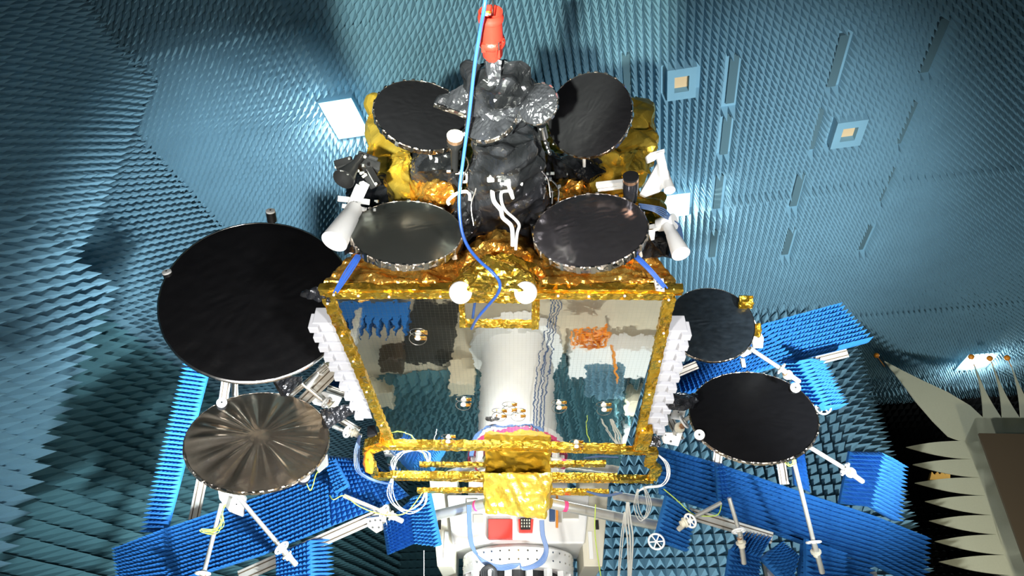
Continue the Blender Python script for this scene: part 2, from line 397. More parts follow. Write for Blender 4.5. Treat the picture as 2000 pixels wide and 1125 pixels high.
# lamps and ports recessed in the ceiling -------------------------------
M['lampglow'] = mat('lamp_glass', (1, 1, 1), .3, emit=(1, .98, .93), estr=30)
M['portglow'] = mat('port_glass', (.5, .36, .2), .4, emit=(1, .8, .5), estr=.12)
def frame_box(X, Y, w_, l_, z, name, label, cat, glow, gname, group, inner=.62, dep=.32):
    t = thing(name, label, cat, rw(X, Y, z), group)
    b = MB()
    iw, il = w_ * inner, l_ * inner
    for (x0, x1, y0, y1) in ((X - w_, X - iw, Y - l_, Y + l_), (X + iw, X + w_, Y - l_, Y + l_), (X - iw, X + iw, Y - l_, Y - il), (X - iw, X + iw, Y + il, Y + l_)):
        b.add([rw(x, y, zz) for x in (x0, x1) for y in (y0, y1) for zz in (z, z + dep)], [(0, 1, 3, 2), (4, 6, 7, 5), (0, 4, 5, 1), (2, 3, 7, 6), (0, 2, 6, 4), (1, 5, 7, 3)])
    b.build('housing', M['foam'], t)
    b = MB(); b.add([rw(X + sx * iw * .98, Y + sy * il * .98, zz) for zz in (z + .16, z + .2) for sx, sy in ((-1, -1), (1, -1), (1, 1), (-1, 1))], [(0, 1, 2, 3), (7, 6, 5, 4), (0, 4, 5, 1), (1, 5, 6, 2), (2, 6, 7, 3), (3, 7, 4, 0)])
    b.build(gname, glow, t)
    return t
for (x, y, w_, l_), lb in zip(lights, ['bright white square ceiling lamp left of the satellite', 'bright ceiling lamp glaring beside the white horns on the satellite\'s right', 'ceiling lamp far right above the serrated panels']):
    X, Y = ceil_px(x, y); frame_box(X, Y, w_, l_, HC + .12, 'ceiling_light', lb, 'ceiling light', M['lampglow'], 'lamp_glass', 'recessed ceiling lamps')
    lamp('POINT', 'ceiling_lamp_glow', rw(X, Y, HC - .28), (0, 0, 0), 260 if x < 1800 else 330, (1, .99, .94), .15)
    p = rw(X, Y, HC - .05); lamp('SPOT', 'ceiling_lamp_light', p, p + V((0, 0, -5)), 160 if x < 1800 else 250, (1, .98, .94), .35, 150, .6)
for (x, y, w_, l_), lb in zip(ports, ['small lit port in the ceiling above the right lamp', 'small lit port in the ceiling at the far right between the slots']):
    X, Y = ceil_px(x, y); frame_box(X, Y, w_, l_, HC + .12, 'ceiling_port', lb, 'ceiling port', M['portglow'], 'port_glass', 'lit ports in the ceiling', .5)
vl = ['%s dark slot from the top in the %s column of ceiling slots' % (n, c) for c in ('middle', 'far right', 'left') for n in ('first', 'second', 'third', 'fourth')] + ['lone dark slot left of the left ceiling port']
for (X, Y), lb in zip(gapc, vl):
    t = strip('vent_slot', X - .1, X + .1, Y - .72, Y + .72, HC + .36, HC + .46, M['vent'], label=lb, cat='vent', group='perforated vent slots in the ceiling')
# serrated reflector panels in the far right corner ---------------------
YR = 25.0
rn = rw(0, 1, 0) - rw(0, 0, 0)
def RP(x, y, off=0): return hit(x, y, rw(0, YR - off, 0), rn)
def smooth_tooth(b0, b1, tip, n=7, pw=1.6):      # leaf-shaped tooth outline from base b0 over tip to b1, pixel coordinates
    mx, my = (b0[0] + b1[0]) / 2, (b0[1] + b1[1]) / 2; out = []
    for i in range(n): t = i / n; q = t ** (1 / pw); out.append((b0[0] + (tip[0] - b0[0]) * t, b0[1] + (tip[1] - b0[1]) * t, t))
    return out
body = [(2010, 1125), (1920, 1140), (1913, 845)]
outl = []
def tooth(b0, tip, b1, bow=.0):
    r = []
    for i in range(9):
        t = i / 8; s_ = math.sin(math.pi * t) * bow
        dx, dy = tip[0] - b0[0], tip[1] - b0[1]
        r.append((b0[0] + dx * t - dy * s_, b0[1] + dy * t + dx * s_))
    for i in range(1, 9):
        t = i / 8; s_ = math.sin(math.pi * t) * bow
        dx, dy = b1[0] - tip[0], b1[1] - tip[1]
        r.append((tip[0] + dx * t - dy * s_, tip[1] + dy * t + dx * s_))
    return r
sp = thing('serrated_reflector', 'tall cream reflector panel with serrated pointed teeth in the dark corner', 'reflector panel', rw(14, YR, 0))
vly = [(1882, 861), (1897, 897), (1915, 933), (1925, 968), (1938, 1006), (1947, 1044), (1962, 1084), (1975, 1124), (1990, 1165)]
tps = [(1770, 873), (1783, 907), (1787, 943), (1807, 979), (1815, 1017), (1826, 1057), (1834, 1097), (1846, 1140)]
o_ = []
for i in range(8):
    tq = tooth(vly[i], tps[i], vly[i + 1], .03)
    b = MB(); b.prism([RP(*q) for q in tq] + [RP(vly[i + 1][0] + 60, vly[i + 1][1]), RP(vly[i][0] + 60, vly[i][1])], rn * .06)
    b.build('side_tooth', M['panelcream'], sp)
b = MB(); b.prism([RP(*q) for q in ((1728, 705), (1760, 722), (1800, 742), (1850, 765), (1895, 792), (1925, 820), (1925, 862), (1882, 863), (1852, 852), (1822, 822), (1790, 785), (1758, 742))], rn * .06)
b.build('corner_tooth', M['panelcream'], sp)
vt = [(1921, 817), (1958, 819), (1994, 819), (2030, 820), (2068, 820)]
for i, tp in enumerate([(1903, 711), (1939, 711), (1975, 711), (2011, 712)]):
    l_ = vt[i]
    b = MB(); b.prism([RP(*q) for q in tooth(l_, tp, vt[i + 1], .035)] + [RP(vt[i + 1][0], 850), RP(l_[0], 850)], rn * .06); b.build('top_tooth', M['panelcream'], sp)
b = MB(); b.prism([RP(*q) for q in ((1905, 816), (2200, 816), (2300, 1300), (2050, 1300), (1992, 1165), (1977, 1124), (1949, 1044), (1927, 968), (1899, 897), (1884, 861))], rn * .06)
b.build('panel_face', M['panelcream'], sp)
def RN(x, y): return hit(x, y, rw(0, YR - 1.2, 0), rn)
MB().prism([RN(1912, 846), RN(2300, 852), RN(2300, 1300), RN(2075, 1300)], rn * .1).build('dark_reflector_board', M['brown'], label='dark brown board leaning in front of the serrated cream panel', cat='board')
for i, ((x, y), lb) in enumerate(zip([(1712, 694), (1897, 697), (1933, 700), (1967, 699)], ['orange ball at the tip of the long corner tooth', 'orange ball on the first top tooth right of the lamp edge', 'orange ball between two others above the top teeth', 'rightmost orange ball above the top teeth'])):
    b = MB(); c = RP(x, y); b.sphere(c, .105, 14, 8); d = RP((1728, 1903, 1940, 1975)[i], 716) ; b.cyl(c, d, .012, n=6)
    b.build('tip_ball', M['orangep'], smooth=True, label=lb, cat='ball', group='orange balls on the tooth tips')
b = MB()
q = [hit(x, y, rw(0, 31.0, 0), rn) for x, y in ((1816, 937), (1820, 921), (1826, 928), (1831, 921), (1836, 927), (1841, 921), (1846, 927), (1850, 921), (1856, 926), (1856, 937))]
b.prism(q, rn * .3).build('amber_absorber', mat('amber_foam', (.75, .42, .08), .8), label='small amber toothed foam block on the black wall', cat='absorber')
# ================================================================== the satellite
sat = thing('satellite', 'large foil-wrapped satellite held sideways in the middle, mirror underside towards the camera', 'satellite', S(0, 1.5, 1.5))
WLOC[sat.name] = V(sat.location)
def sub(parent): return parent
# bus -------------------------------------------------------------------
crinkled('bus_body', [S(u, v, h) for u in (-1.5, 1.5) for v in (.09, 2.9) for h in (.14, 2.95)], M['gold'], sat, .12, .03, 2.2, 1, label='gold foil covered body')
# radiator mirror with its fine square grid
def mirror_mat():
    m = bpy.data.materials.new('mirror_tiles'); m.use_nodes = True; nt = m.node_tree; L = nt.links.new; N = nt.nodes.new; b = nt.nodes['Principled BSDF']
    b.inputs['Metallic'].default_value = 1; b.inputs['Roughness'].default_value = .025
    tc = N('ShaderNodeTexCoord'); sx = N('ShaderNodeSeparateXYZ'); L(tc.outputs['UV'], sx.inputs[0])
    def line(o):
        a = N('ShaderNodeMath'); a.operation = 'MULTIPLY'; a.inputs[1].default_value = 1; L(o, a.inputs[0])
        f = N('ShaderNodeMath'); f.operation = 'FRACT'; L(a.outputs[0], f.inputs[0])
        s = N('ShaderNodeMath'); s.operation = 'LESS_THAN'; s.inputs[1].default_value = .04; L(f.outputs[0], s.inputs[0]); return s.outputs[0]
    mx = N('ShaderNodeMath'); mx.operation = 'MAXIMUM'; L(line(sx.outputs[0]), mx.inputs[0]); L(line(sx.outputs[1]), mx.inputs[1])
    c = N('ShaderNodeMix'); c.data_type = 'RGBA'; c.inputs[6].default_value = (.96, .96, .92, 1); c.inputs[7].default_value = (.84, .85, .8, 1); L(mx.outputs[0], c.inputs[0]); L(c.outputs[2], b.inputs['Base Color'])
    r = N('ShaderNodeMapRange'); r.inputs[3].default_value = .02; r.inputs[4].default_value = .18; L(mx.outputs[0], r.inputs[0]); L(r.outputs[0], b.inputs['Roughness'])
    wn = N('ShaderNodeTexWhiteNoise'); wn.noise_dimensions = '2D'; fl = N('ShaderNodeVectorMath'); fl.operation = 'FLOOR'; L(tc.outputs['UV'], fl.inputs[0]); L(fl.outputs[0], wn.inputs['Vector'])
    d = N('ShaderNodeVectorMath'); d.operation = 'SUBTRACT'; d.inputs[1].default_value = (.5,) * 3; L(wn.outputs['Color'], d.inputs[0])
    nz = N('ShaderNodeTexNoise'); nz.inputs['Scale'].default_value = .35; L(tc.outputs['UV'], nz.inputs['Vector'])
    d2 = N('ShaderNodeVectorMath'); d2.operation = 'SUBTRACT'; d2.inputs[1].default_value = (.5,) * 3; L(nz.outputs['Color'], d2.inputs[0])
    g = N('ShaderNodeNewGeometry')
    a1 = N('ShaderNodeVectorMath'); a1.operation = 'MULTIPLY_ADD'; a1.inputs[1].default_value = (.003,) * 3; L(d.outputs[0], a1.inputs[0]); L(g.outputs['Normal'], a1.inputs[2])
    a2 = N('ShaderNodeVectorMath'); a2.operation = 'MULTIPLY_ADD'; a2.inputs[1].default_value = (.022,) * 3; L(d2.outputs[0], a2.inputs[0]); L(a1.outputs[0], a2.inputs[2])
    no = N('ShaderNodeVectorMath'); no.operation = 'NORMALIZE'; L(a2.outputs[0], no.inputs[0]); L(no.outputs[0], b.inputs['Normal'])
    return m
M['mirror'] = mirror_mat()
v_far = (pan(977, 938) - SO).dot(sa); v_bar = (pan(977, 874) - SO).dot(sa)
b = MB(); b.obox(S(0, v_far / 2, .02), sc_ * 1.56, sa * v_far / 2, sb * .02)
mir = b.build('radiator_mirror', M['mirror'], sat, label='mirror tiled radiator with a fine grid')
uv = mir.data.uv_layers.new(name='UVMap')
for lp in mir.data.loops:
    c = mir.data.vertices[lp.vertex_index].co; uv.data[lp.index].uv = (c.dot(sc_) / .042, c.dot(sa) / .042)
def foilbar(name, pts, w_, h_, m, seed=0, size=.035, amp=.012, label=None, parent=sat):
    """foil-wrapped bar through points"""
    vs_ = []; fs_ = []
    pts = [V(p) for p in pts]
    for i, p in enumerate(pts):
        d = (pts[min(i + 1, len(pts) - 1)] - pts[max(i - 1, 0)]).normalized(); side = d.cross(sb).normalized()
        for s1, s2 in ((-1, -1), (1, -1), (1, 1), (-1, 1)): vs_.append(p + side * s1 * w_ / 2 + sb * s2 * h_ / 2)
    n = len(pts)
    for i in range(n - 1):
        for k in range(4): fs_.append((i * 4 + k, i * 4 + (k + 1) % 4, (i + 1) * 4 + (k + 1) % 4, (i + 1) * 4 + k))
    fs_ += [(3, 2, 1, 0), tuple(range(4 * n - 4, 4 * n))]
    return crinkled(name, vs_, m, parent, size, amp, 7, seed, hull=False, faces=fs_, label=label)
foilbar('edge_strip', [pan(640, 580, .004), pan(702, 722, .004), pan(765, 872, .004)], .105, .055, M['gold'], 1)
foilbar('edge_strip', [pan(1308, 580, .004), pan(1278, 722, .004), pan(1243, 880, .004)], .105, .055, M['gold'], 2)
foilbar('edge_strip', [pan(636, 574, .004), pan(900, 573, .004), pan(1313, 576, .004)], .09, .055, M['gold'], 3)
foilbar('edge_strip', [pan(712, 870, .012), pan(980, 872, .012), pan(1282, 881, .012)], .10, .08, M['gold'], 4)
foilbar('edge_strip', [pan(730, 930, .012), pan(950, 933, .012), pan(1276, 936, .012)], .105, .08, M['gold'], 5)
foilbar('edge_strip', [pan(716, 878, .012), pan(733, 928, .012)], .105, .055, M['gold'], 6)
foilbar('edge_strip', [pan(1275, 884, .012), pan(1268, 905, .012), pan(1284, 915, .012), pan(1272, 936, .012)], .14, .055, M['gold'], 7)
foilbar('edge_strip', [P(815, 958, 8.9), P(950, 957, 8.9)], .07, .055, M['gold'], 8)
foilbar('edge_strip', [P(1075, 960, 8.9), P(1188, 962, 8.9)], .11, .055, M['gold'], 9)
foilbar('corner_bracket', [pan(722, 872, .012), pan(752, 862, .012)], .2, .12, M['gold'], 10)
foilbar('corner_bracket', [pan(1252, 872, .012), pan(1262, 838, .012)], .16, .12, M['gold'], 11)
# notch frame round the small window under the discs
foilbar('window_strip', [pan(902, 590, .006), pan(904, 636, .006), ], .05, .05, M['gold'], 12)
foilbar('window_strip', [pan(1047, 585, .006), pan(1045, 640, .006)], .07, .05, M['gold'], 13)
foilbar('window_strip', [pan(898, 632, .006), pan(1048, 634, .006)], .06, .05, M['gold'], 14)
foilbar('window_strip', [pan(905, 582, .006), pan(1045, 583, .006)], .08, .05, M['gold'], 15)
# gold box hanging under the far end
crinkled('foil_box', [pan(948, 928, .02), pan(1074, 926, .02), pan(950, 968, .02), pan(1072, 966, .02), pan(944, 925, .28), pan(1078, 925, .26), P(950, 1000, 8.5), P(1064, 1014, 8.5), P(1074, 975, 8.9), P(955, 962, 8.9), P(1060, 1010, 8.8)], M['gold_big'], sat, .04, .05, 2.4, 21, label='square box wrapped in bright gold foil')
# side louvres: white stepped slats along both sides
for side, (xa, ya, xb, yb) in ((-1, (655, 640, 735, 812)), (1, (1299, 655, 1258, 842))):
    for i in range(10):
        t = i / 9; q = pan(xa + (xb - xa) * t, ya + (yb - ya) * t, -.02)
        c = q + sb * .10 + sc_ * side * .10
        b = MB(); b.obox(c, sc_ * .115, sa * .072, sb * .10)
        b.obox(c + sc_ * side * .10 - sa * .02 - sb * .06, sc_ * .05, sa * .045, sb * .09)
        b.obox(c + sa * .08 + sb * .04, sc_ * .10, sa * .03, sb * .06)
        b.build('side_slat', M['slat'], sat, bevel=.008)
# earth deck -------------------------------------------------------------
crinkled('deck_apron', [S(u, v, h) for u, v, h in ((-1.62, -.04, .03), (1.64, -.04, .03), (-1.62, -.08, .1), (1.64, -.08, .1), (-1.45, -.02, .5), (1.47, -.02, .5), (-1.6, .1, .03), (1.6, .1, .03), (-1.5, .1, .5), (1.5, .1, .5))], M['orange'], sat, .03, .06, 3.0, 31, label='crumpled amber foil apron')
b = MB()
crinkled('deck_border', [S(u, v, h) for u in (-1.66, 1.68) for v in (-.09, .0) for h in (-.02, .06)], M['gold'], sat, .038, .014, 4, 32)
crinkled('deck_foil', [deck(718, 205, .02), deck(735, 186, .02), deck(820, 188, .02), deck(820, 420, .02), deck(760, 425, .02), deck(715, 330, .02)] + [deck(718, 205, .2), deck(735, 190, .2), deck(800, 300, .25), deck(800, 400, .2), deck(718, 320, .2)], M['gold_big'], sat, .04, .10, 1.3, 33, label='upper left gold foil panel')
crinkled('deck_foil', [deck(1130, 200, .02), deck(1238, 192, .02), deck(1272, 196, .02), deck(1280, 215, .02), deck(1280, 325, .02), deck(1130, 420, .02), deck(1200, 400, .02)] + [deck(1236, 196, .25), deck(1276, 208, .25), deck(1276, 320, .25), deck(1150, 330, .28), deck(1150, 400, .2)], M['gold_big'], sat, .04, .12, 1.3, 34, label='upper right gold foil panel')
crinkled('deck_foil', [deck(1180, 385, .02), deck(1296, 378, .02), deck(1300, 500, .02), deck(1190, 500, .02), deck(1190, 392, .22), deck(1290, 385, .2), deck(1292, 490, .2)], M['gold'], sat, .038, .05, 2.2, 35)
crinkled('deck_foil', [deck(x, y, o) for x, y, o in ((685, 330, 0), (760, 330, 0), (780, 500, 0), (672, 500, 0), (700, 345, .25), (750, 350, .3), (770, 440, .3), (690, 480, .2))], M['black_foil'], sat, .03, .06, 2.2, 36, label='black foil at the left edge')
crinkled('deck_foil', [deck(x, y, o) for x, y, o in ((1245, 440, 0), (1312, 430, 0), (1318, 505, 0), (1235, 505, 0), (1250, 450, .3), (1305, 445, .3), (1300, 500, .3))], M['black_foil'], sat, .03, .05, 2.4, 37)
# amber foil mounds
crinkled('foil_mound', [deck(x, y, o) for x, y, o in ((800, 410, 0), (905, 405, 0), (900, 340, 0), (815, 340, 0), (850, 350, .35), (880, 365, .4), (830, 380, .35), (895, 395, .35))], M['orange'], sat, .035, .05, 4, 41, label='left amber foil mound')
crinkled('foil_mound', [deck(x, y, o) for x, y, o in ((1060, 405, 0), (1170, 400, 0), (1165, 335, 0), (1075, 350, 0), (1110, 350, .38), (1135, 355, .38), (1085, 385, .35), (1140, 385, .3))], M['orange'], sat, .035, .05, 4, 42, label='right amber foil mound')
crinkled('foil_mound', [deck(x, y, o) for x, y, o in ((890, 500, 0), (1060, 500, 0), (1000, 430, 0), (940, 450, 0), (975, 455, .3), (920, 490, .3), (1030, 490, .3), (890, 545, .1), (1065, 540, .1))], M['orange'], sat, .035, .05, 4, 43, label='amber foil mound under the white waveguides')
crinkled('foil_cone', [deck(x, y, o) for x, y, o in ((890, 560, .05), (1050, 560, .05), (905, 520, .05), (1045, 520, .05), (885, 566, .3), (1052, 566, .3), (978, 492, .5), (960, 500, .55), (900, 545, .42), (1040, 545, .42), (1000, 505, .45), (925, 512, .45), (1030, 515, .4), (915, 568, .42), (1020, 570, .42))], M['gold'], sat, .035, .05, 3.2, 44, label='gold foil cone behind the white discs')
# black foil skirts
crinkled('foil_skirt', [deck(x, y, o) for x, y, o in ((790, 300, 0), (905, 300, 0), (900, 400, 0), (800, 360, 0), (830, 305, .5), (895, 300, .6), (890, 330, .55), (815, 335, .4))], M['black_foil'], sat, .03, .05, 3, 45)
crinkled('foil_skirt', [deck(x, y, o) for x, y, o in ((1050, 300, 0), (1175, 310, 0), (1182, 345, 0), (1165, 365, 0), (1060, 360, 0), (1070, 300, .5), (1150, 305, .45), (1180, 335, .4), (1150, 350, .4))], M['black_foil'], sat, .03, .05, 3, 46)
crinkled('foil_skirt', [deck(x, y, o) for x, y, o in ((885, 380, 0), (960, 380, 0), (950, 440, 0), (890, 500, 0), (830, 530, 0), (895, 385, .45), (950, 390, .5), (940, 440, .4), (900, 480, .35), (845, 522, .2))], M['black_foil'], sat, .03, .05, 3, 47)
crinkled('foil_skirt', [deck(x, y, o) for x, y, o in ((1010, 380, 0), (1080, 380, 0), (1050, 440, 0), (1110, 530, 0), (1060, 490, 0), (1020, 385, .5), (1075, 390, .4), (1050, 470, .35), (1090, 520, .25))], M['black_foil'], sat, .03, .05, 3, 48)
crinkled('foil_skirt', [P(x, y, d) for x, y, d in ((586, 574, 6.1), (592, 566, 6.1), (640, 560, 5.95), (645, 590, 6.0), (600, 585, 6.1), (640, 575, 6.3), (625, 560, 6.0))], M['black_foil'], sat, .03, .025, 5, 49, label='pointed black foil flap at the left corner')
# tower ------------------------------------------------------------------
tw = crinkled('tower', [P(x, y, d) for x, y, d in ((930, 285, 5.1), (1045, 270, 5.1), (1062, 330, 5.5), (1068, 400, 6.1), (1055, 470, 6.5), (905, 470, 6.5), (905, 400, 6.2), (925, 330, 5.5), (940, 240, 5.5), (1040, 240, 5.5), (985, 300, 5.0), (985, 440, 6.0), (1030, 380, 5.7), (1075, 440, 6.6), (900, 430, 6.7))], M['black_foil'], sat, .03, .06, 2.6, 51, label='black foil tower in the middle of the deck')
crinkled('tower_head', [P(x, y, d) for x, y, d in ((903, 128, 5.0), (912, 124, 5.0), (948, 122, 4.9), (985, 118, 4.8), (1016, 120, 4.8), (1042, 148, 4.9), (1052, 188, 5.0), (1035, 205, 5.1), (950, 228, 5.0), (918, 222, 5.0), (905, 170, 5.1), (980, 190, 4.7), (930, 170, 4.8), (1020, 150, 5.3), (930, 140, 5.4), (1040, 200, 5.5), (920, 220, 5.5))], M['black_foil'], sat, .03, .055, 3.2, 52, label='crumpled black foil head of the tower')
crinkled('tower_head', [P(x, y, d) for x, y, d in ((935, 215, 5.0), (1035, 200, 5.0), (1000, 262, 5.05), (945, 275, 5.1), (930, 250, 5.2), (1035, 230, 5.3), (950, 270, 5.5), (1000, 270, 5.5))], M['black_foil'], sat, .03, .05, 3.2, 53)
crinkled('neck', [P(x, y, d) for x, y, d in ((946, 118, 4.7), (980, 118, 4.7), (955, 165, 4.75), (978, 168, 4.75), (948, 120, 4.9), (978, 120, 4.9), (968, 172, 4.9))], M['black_foil'], sat, .03, .02, 6, 54)
crinkled('tower_wing', [P(x, y, d) for x, y, d in ((849, 205, 5.2), (853, 196, 5.2), (870, 180, 5.15), (905, 165, 5.1), (925, 185, 5.1), (915, 225, 5.1), (880, 216, 5.15), (905, 190, 5.35), (870, 200, 5.3))], M['black_foil'], sat, .03, .03, 5, 55, label='left pointed black foil wing')
b = MB(); b.tube([P(x, y, 5.08) for x, y in ((848, 205), (868, 213), (890, 220), (912, 229))], .016, 6); b.build('wing_rim', M['silver_foil'], sat)

# reflectors --------------------------------------------------------------
def bowl(name, cx, cy, D, rx, ry, rot, front, label, parent=sat, wr=.004, radial=0, rimcol='silver_foil', dome=.03, depth=.16, tabs=22, rimw=.05, seed=0, up=1):
    """round reflector: front membrane, rim with tape tabs, shallow back shell"""
    c = P(cx, cy, D); R = rx * D / FPX; vd = (c - CAM).normalized()
    # local image axes perpendicular to the line of sight
    ix = (RT - vd * RT.dot(vd)).normalized(); iy = vd.cross(ix) * -1
    if iy.dot(UP) < 0: iy = -iy
    a = math.radians(rot); e1 = ix * math.cos(a) + iy * math.sin(a); d2 = -ix * math.sin(a) + iy * math.cos(a)
    k = ry / rx; e2 = d2 * k + vd * up * math.sqrt(max(0, 1 - k * k)); n = e1.cross(e2).normalized()
    if n.dot(vd) > 0: n = -n
    NR, NA = 26, 120; vs_ = [c + n * dome]; fs_ = []
    for i in range(1, NR + 1):
        r = i / NR
        for j in range(NA):
            t = 2 * math.pi * j / NA
            p = e1 * math.cos(t) + e2 * math.sin(t)
            q = V((math.cos(t), math.sin(t), 0))
            if radial:
                ang = noise.noise(q * 3.6 + V((seed, 0, 0))) + .6 * noise.noise(q * 11 + V((0, seed, 0)))
                hgt = max(0, (r - .18) / .82) ** .6 * ang * radial * math.sin(min(1, r * 1.02) * math.pi * .93) * 1.3
            else:
                s_ = q * r * 3 + V((seed * 2.3, 1.7, seed)); st = V((s_.x * 1.2 + s_.y * .8, s_.y * 3.2 - s_.x * 1.2, 0))
                hgt = wr * (1 - 3 * abs(noise.noise(st))) + wr * .5 * noise.noise(s_ * 3)
                edge = max(0, (r - .72) / .28); hgt += wr * 1.6 * edge * (1 - edge) * 4 * noise.noise(q * 9 + V((seed, 0, 0)))
            vs_.append(c + p * R * r + n * (dome * (1 - r * r) + hgt * (1 if r < 1 else 0)))
    for j in range(NA): fs_.append((0, 1 + j, 1 + (j + 1) % NA))
    for i in range(NR - 1):
        for j in range(NA):
            a_ = 1 + i * NA + j; b_ = 1 + i * NA + (j + 1) % NA; fs_.append((a_, a_ + NA, b_ + NA, b_))
    if e1.cross(e2).dot(n) < 0: fs_ = [f[::-1] for f in fs_]
    me = bpy.data.meshes.new(name); me.from_pydata(vs_, [], fs_)
    root = finish(name, me, front, parent, True, label=label); root_loc = WLOC[root.name]
    # rim
    b = MB(); b.mi = 0; prof = [(R * .995, .004), (R * 1.012, -.004), (R * 1.015, -rimw), (R * .985, -rimw - .006), (R * .985, -.01)]
    u, v = e1, e2; vs2 = []; NA2 = 120
    for r, al in prof:
        for j in range(NA2):
            t = 2 * math.pi * j / NA2; vs2.append(c + (u * math.cos(t) + v * math.sin(t)) * (r + .004 * noise.noise(V((math.cos(t) * 14, math.sin(t) * 14, r)))) + n * al)
    fs2 = [(i * NA2 + j, i * NA2 + (j + 1) % NA2, ((i + 1) % 5) * NA2 + (j + 1) % NA2, ((i + 1) % 5) * NA2 + j) for i in range(5) for j in range(NA2)]
    if e1.cross(e2).dot(n) > 0: fs2 = [f[::-1] for f in fs2]
    b.add(vs2, fs2); rim = b.build('rim', M[rimcol], root)
    if tabs:
        b = MB()
        for j in range(tabs):
            t = 2 * math.pi * (j + random.uniform(-.25, .25)) / tabs; p = e1 * math.cos(t) + e2 * math.sin(t); tg = n.cross(p).normalized()
            b.obox(c + p * R * 1.014 - n * rimw * .45, p * .006, tg * random.uniform(.008, .02), n * rimw * .62)
        b.build('tape_tab', M['steel'], root, label='shiny tape tabs over the rim', kind='stuff')
    vs3 = []; prof3 = [(R * .98, -rimw), (R * .85, -rimw - depth * .35), (R * .6, -rimw - depth * .7), (R * .3, -rimw - depth * .95), (.02, -rimw - depth)]
    for r, al in prof3:
        for j in range(48):
            t = 2 * math.pi * j / 48; vs3.append(c + (e1 * math.cos(t) + e2 * math.sin(t)) * r + n * al)
    fs3 = [(i * 48 + j, i * 48 + (j + 1) % 48, (i + 1) * 48 + (j + 1) % 48, (i + 1) * 48 + j) for i in range(4) for j in range(48)] + [tuple(range(192, 240))]
    if e1.cross(e2).dot(n) > 0: fs3 = [f[::-1] for f in fs3]
    b = MB(); b.add(vs3, fs3); b.build('back_shell', M['black_foil'], root, smooth=True)
    return root, c, R, e1, e2, n
M['bronze'] = foilmat('bronze_membrane', (.66, .53, .40), (.58, .46, .35), .24, metal=.95, k=.05, sc=20, big=.05)
M['satin'] = mat('glossy_dark_membrane', (.30, .28, .30), .2, .92, var=.15, bump=.05, bscale=1.5)
M['satin2'] = mat('glossy_green_membrane', (.19, .20, .18), .24, .85, var=.1)
M['navyd'] = mat('marbled_membrane', (.018, .026, .034), .4, .2, var=.7, vscale=9, bump=.3, bscale=12)
bg = bowl('antenna_reflector', 505, 580, 7.6, 177, 153, 14, M['membrane'], 'largest black reflector at the left', wr=.006, dome=.05, tabs=0, rimcol='steel', seed=1, rimw=.035)
bz = bowl('antenna_reflector', 506, 856, 7.9, 132, 94, 4, M['bronze'], 'bronze reflector with creases fanning from its centre', radial=.05, dome=.05, tabs=0, rimcol='silver_foil', seed=4, rimw=.035)
r1 = bowl('antenna_reflector', 1388, 632, 7.9, 82, 71, -14, M['navyd'], 'small mottled dark reflector behind the right edge', wr=.003, dome=.02, tabs=0, seed=2, rimw=.03)
r2 = bowl('antenna_reflector', 1469, 809, 7.7, 118, 86, -8, M['membrane'], 'black reflector lowest on the right', wr=.002, dome=.02, tabs=30, rimw=.03, seed=3)
tl = bowl('antenna_reflector', 825, 223, 6.25, 93, 64, -14, M['membrane'], 'upper left black reflector', wr=.002, tabs=26, seed=5, rimw=.05)
tr_ = bowl('antenna_reflector', 1150, 224, 6.05, 84, 77, 40, M['membrane'], 'upper right black reflector', wr=.001, tabs=26, seed=6, rimw=.05)
ll = bowl('antenna_reflector', 795, 451, 5.75, 107, 62, 0, M['satin2'], 'lower left glossy reflector', wr=.0006, tabs=24, seed=7, rimw=.06)
lr = bowl('antenna_reflector', 1152, 446, 5.7, 111, 71, 6, M['satin'], 'lower right glossy reflector with bright reflections', wr=.0022, tabs=24, seed=8, rimw=.06)
bowl('sub_reflector', 1050, 203, 4.95, 41, 36, 50, M['black_foil'], 'round foil backed subreflector at the right of the tower', wr=.006, tabs=12, seed=9, rimw=.02, depth=.1, dome=.05)
bowl('sub_reflector', 958, 232, 5.1, 55, 36, 28, M['black_foil'], 'round foil backed subreflector under the tower head', wr=.008, tabs=12, seed=10, rimw=.03, depth=.1, dome=.05)
# legs under reflectors
for pts in (((840, 300, 6.35), (845, 322, 6.6)), ((1141, 303, 6.2), (1141, 330, 6.6)), ((893, 480, 5.9), (886, 505, 6.05)), ((890, 505, 6.0), (885, 485, 5.9)), ((1248, 480, 5.8), (1252, 500, 6.05))):
    MB().cyl(P(*pts[0]), P(*pts[1]), .016).build('reflector_leg', M['white'], sat)
# gold wedges behind the right small reflector
for px, s_ in (((1472, 645), 61), ((1458, 590), 62)):
    x, y = px; crinkled('foil_bracket', [P(x + i, y + j, 7.9 + k) for i in (-14, 12) for j in (-12, 12) for k in (0, .12)], M['gold'], sat, .04, .03, 6, s_)
# booms to the side reflectors
crinkled('boom', [P(x, y, d) for x, y, d in ((1300, 765, 7.6), (1304, 800, 7.6), (1362, 768, 7.8), (1358, 800, 7.8), (1325, 790, 7.4), (1300, 780, 7.9), (1360, 785, 8.1))], M['black_foil'], sat, .03, .04, 4, 63, label='dark foil boom to the lower right reflector')
crinkled('boom', [P(x, y, d) for x, y, d in ((530, 735, 7.9), (590, 735, 7.9), (560, 775, 7.9), (545, 770, 8.2), (590, 745, 8.2))], M['black_foil'], sat, .03, .03, 5, 64)
crinkled('boom', [P(x, y, d) for x, y, d in ((625, 800, 8.1), (700, 785, 8.1), (705, 800, 8.1), (640, 838, 8.1), (632, 835, 8.3), (700, 795, 8.3))], M['black_foil'], sat, .03, .02, 5, 65)
crinkled('boom', [P(x, y, d) for x, y, d in ((1252, 848, 8.2), (1290, 852, 8.2), (1252, 872, 8.2), (1290, 872, 8.2), (1270, 850, 8.4), (1270, 870, 8.4))], M['black_foil'], sat, .03, .015, 6, 66)
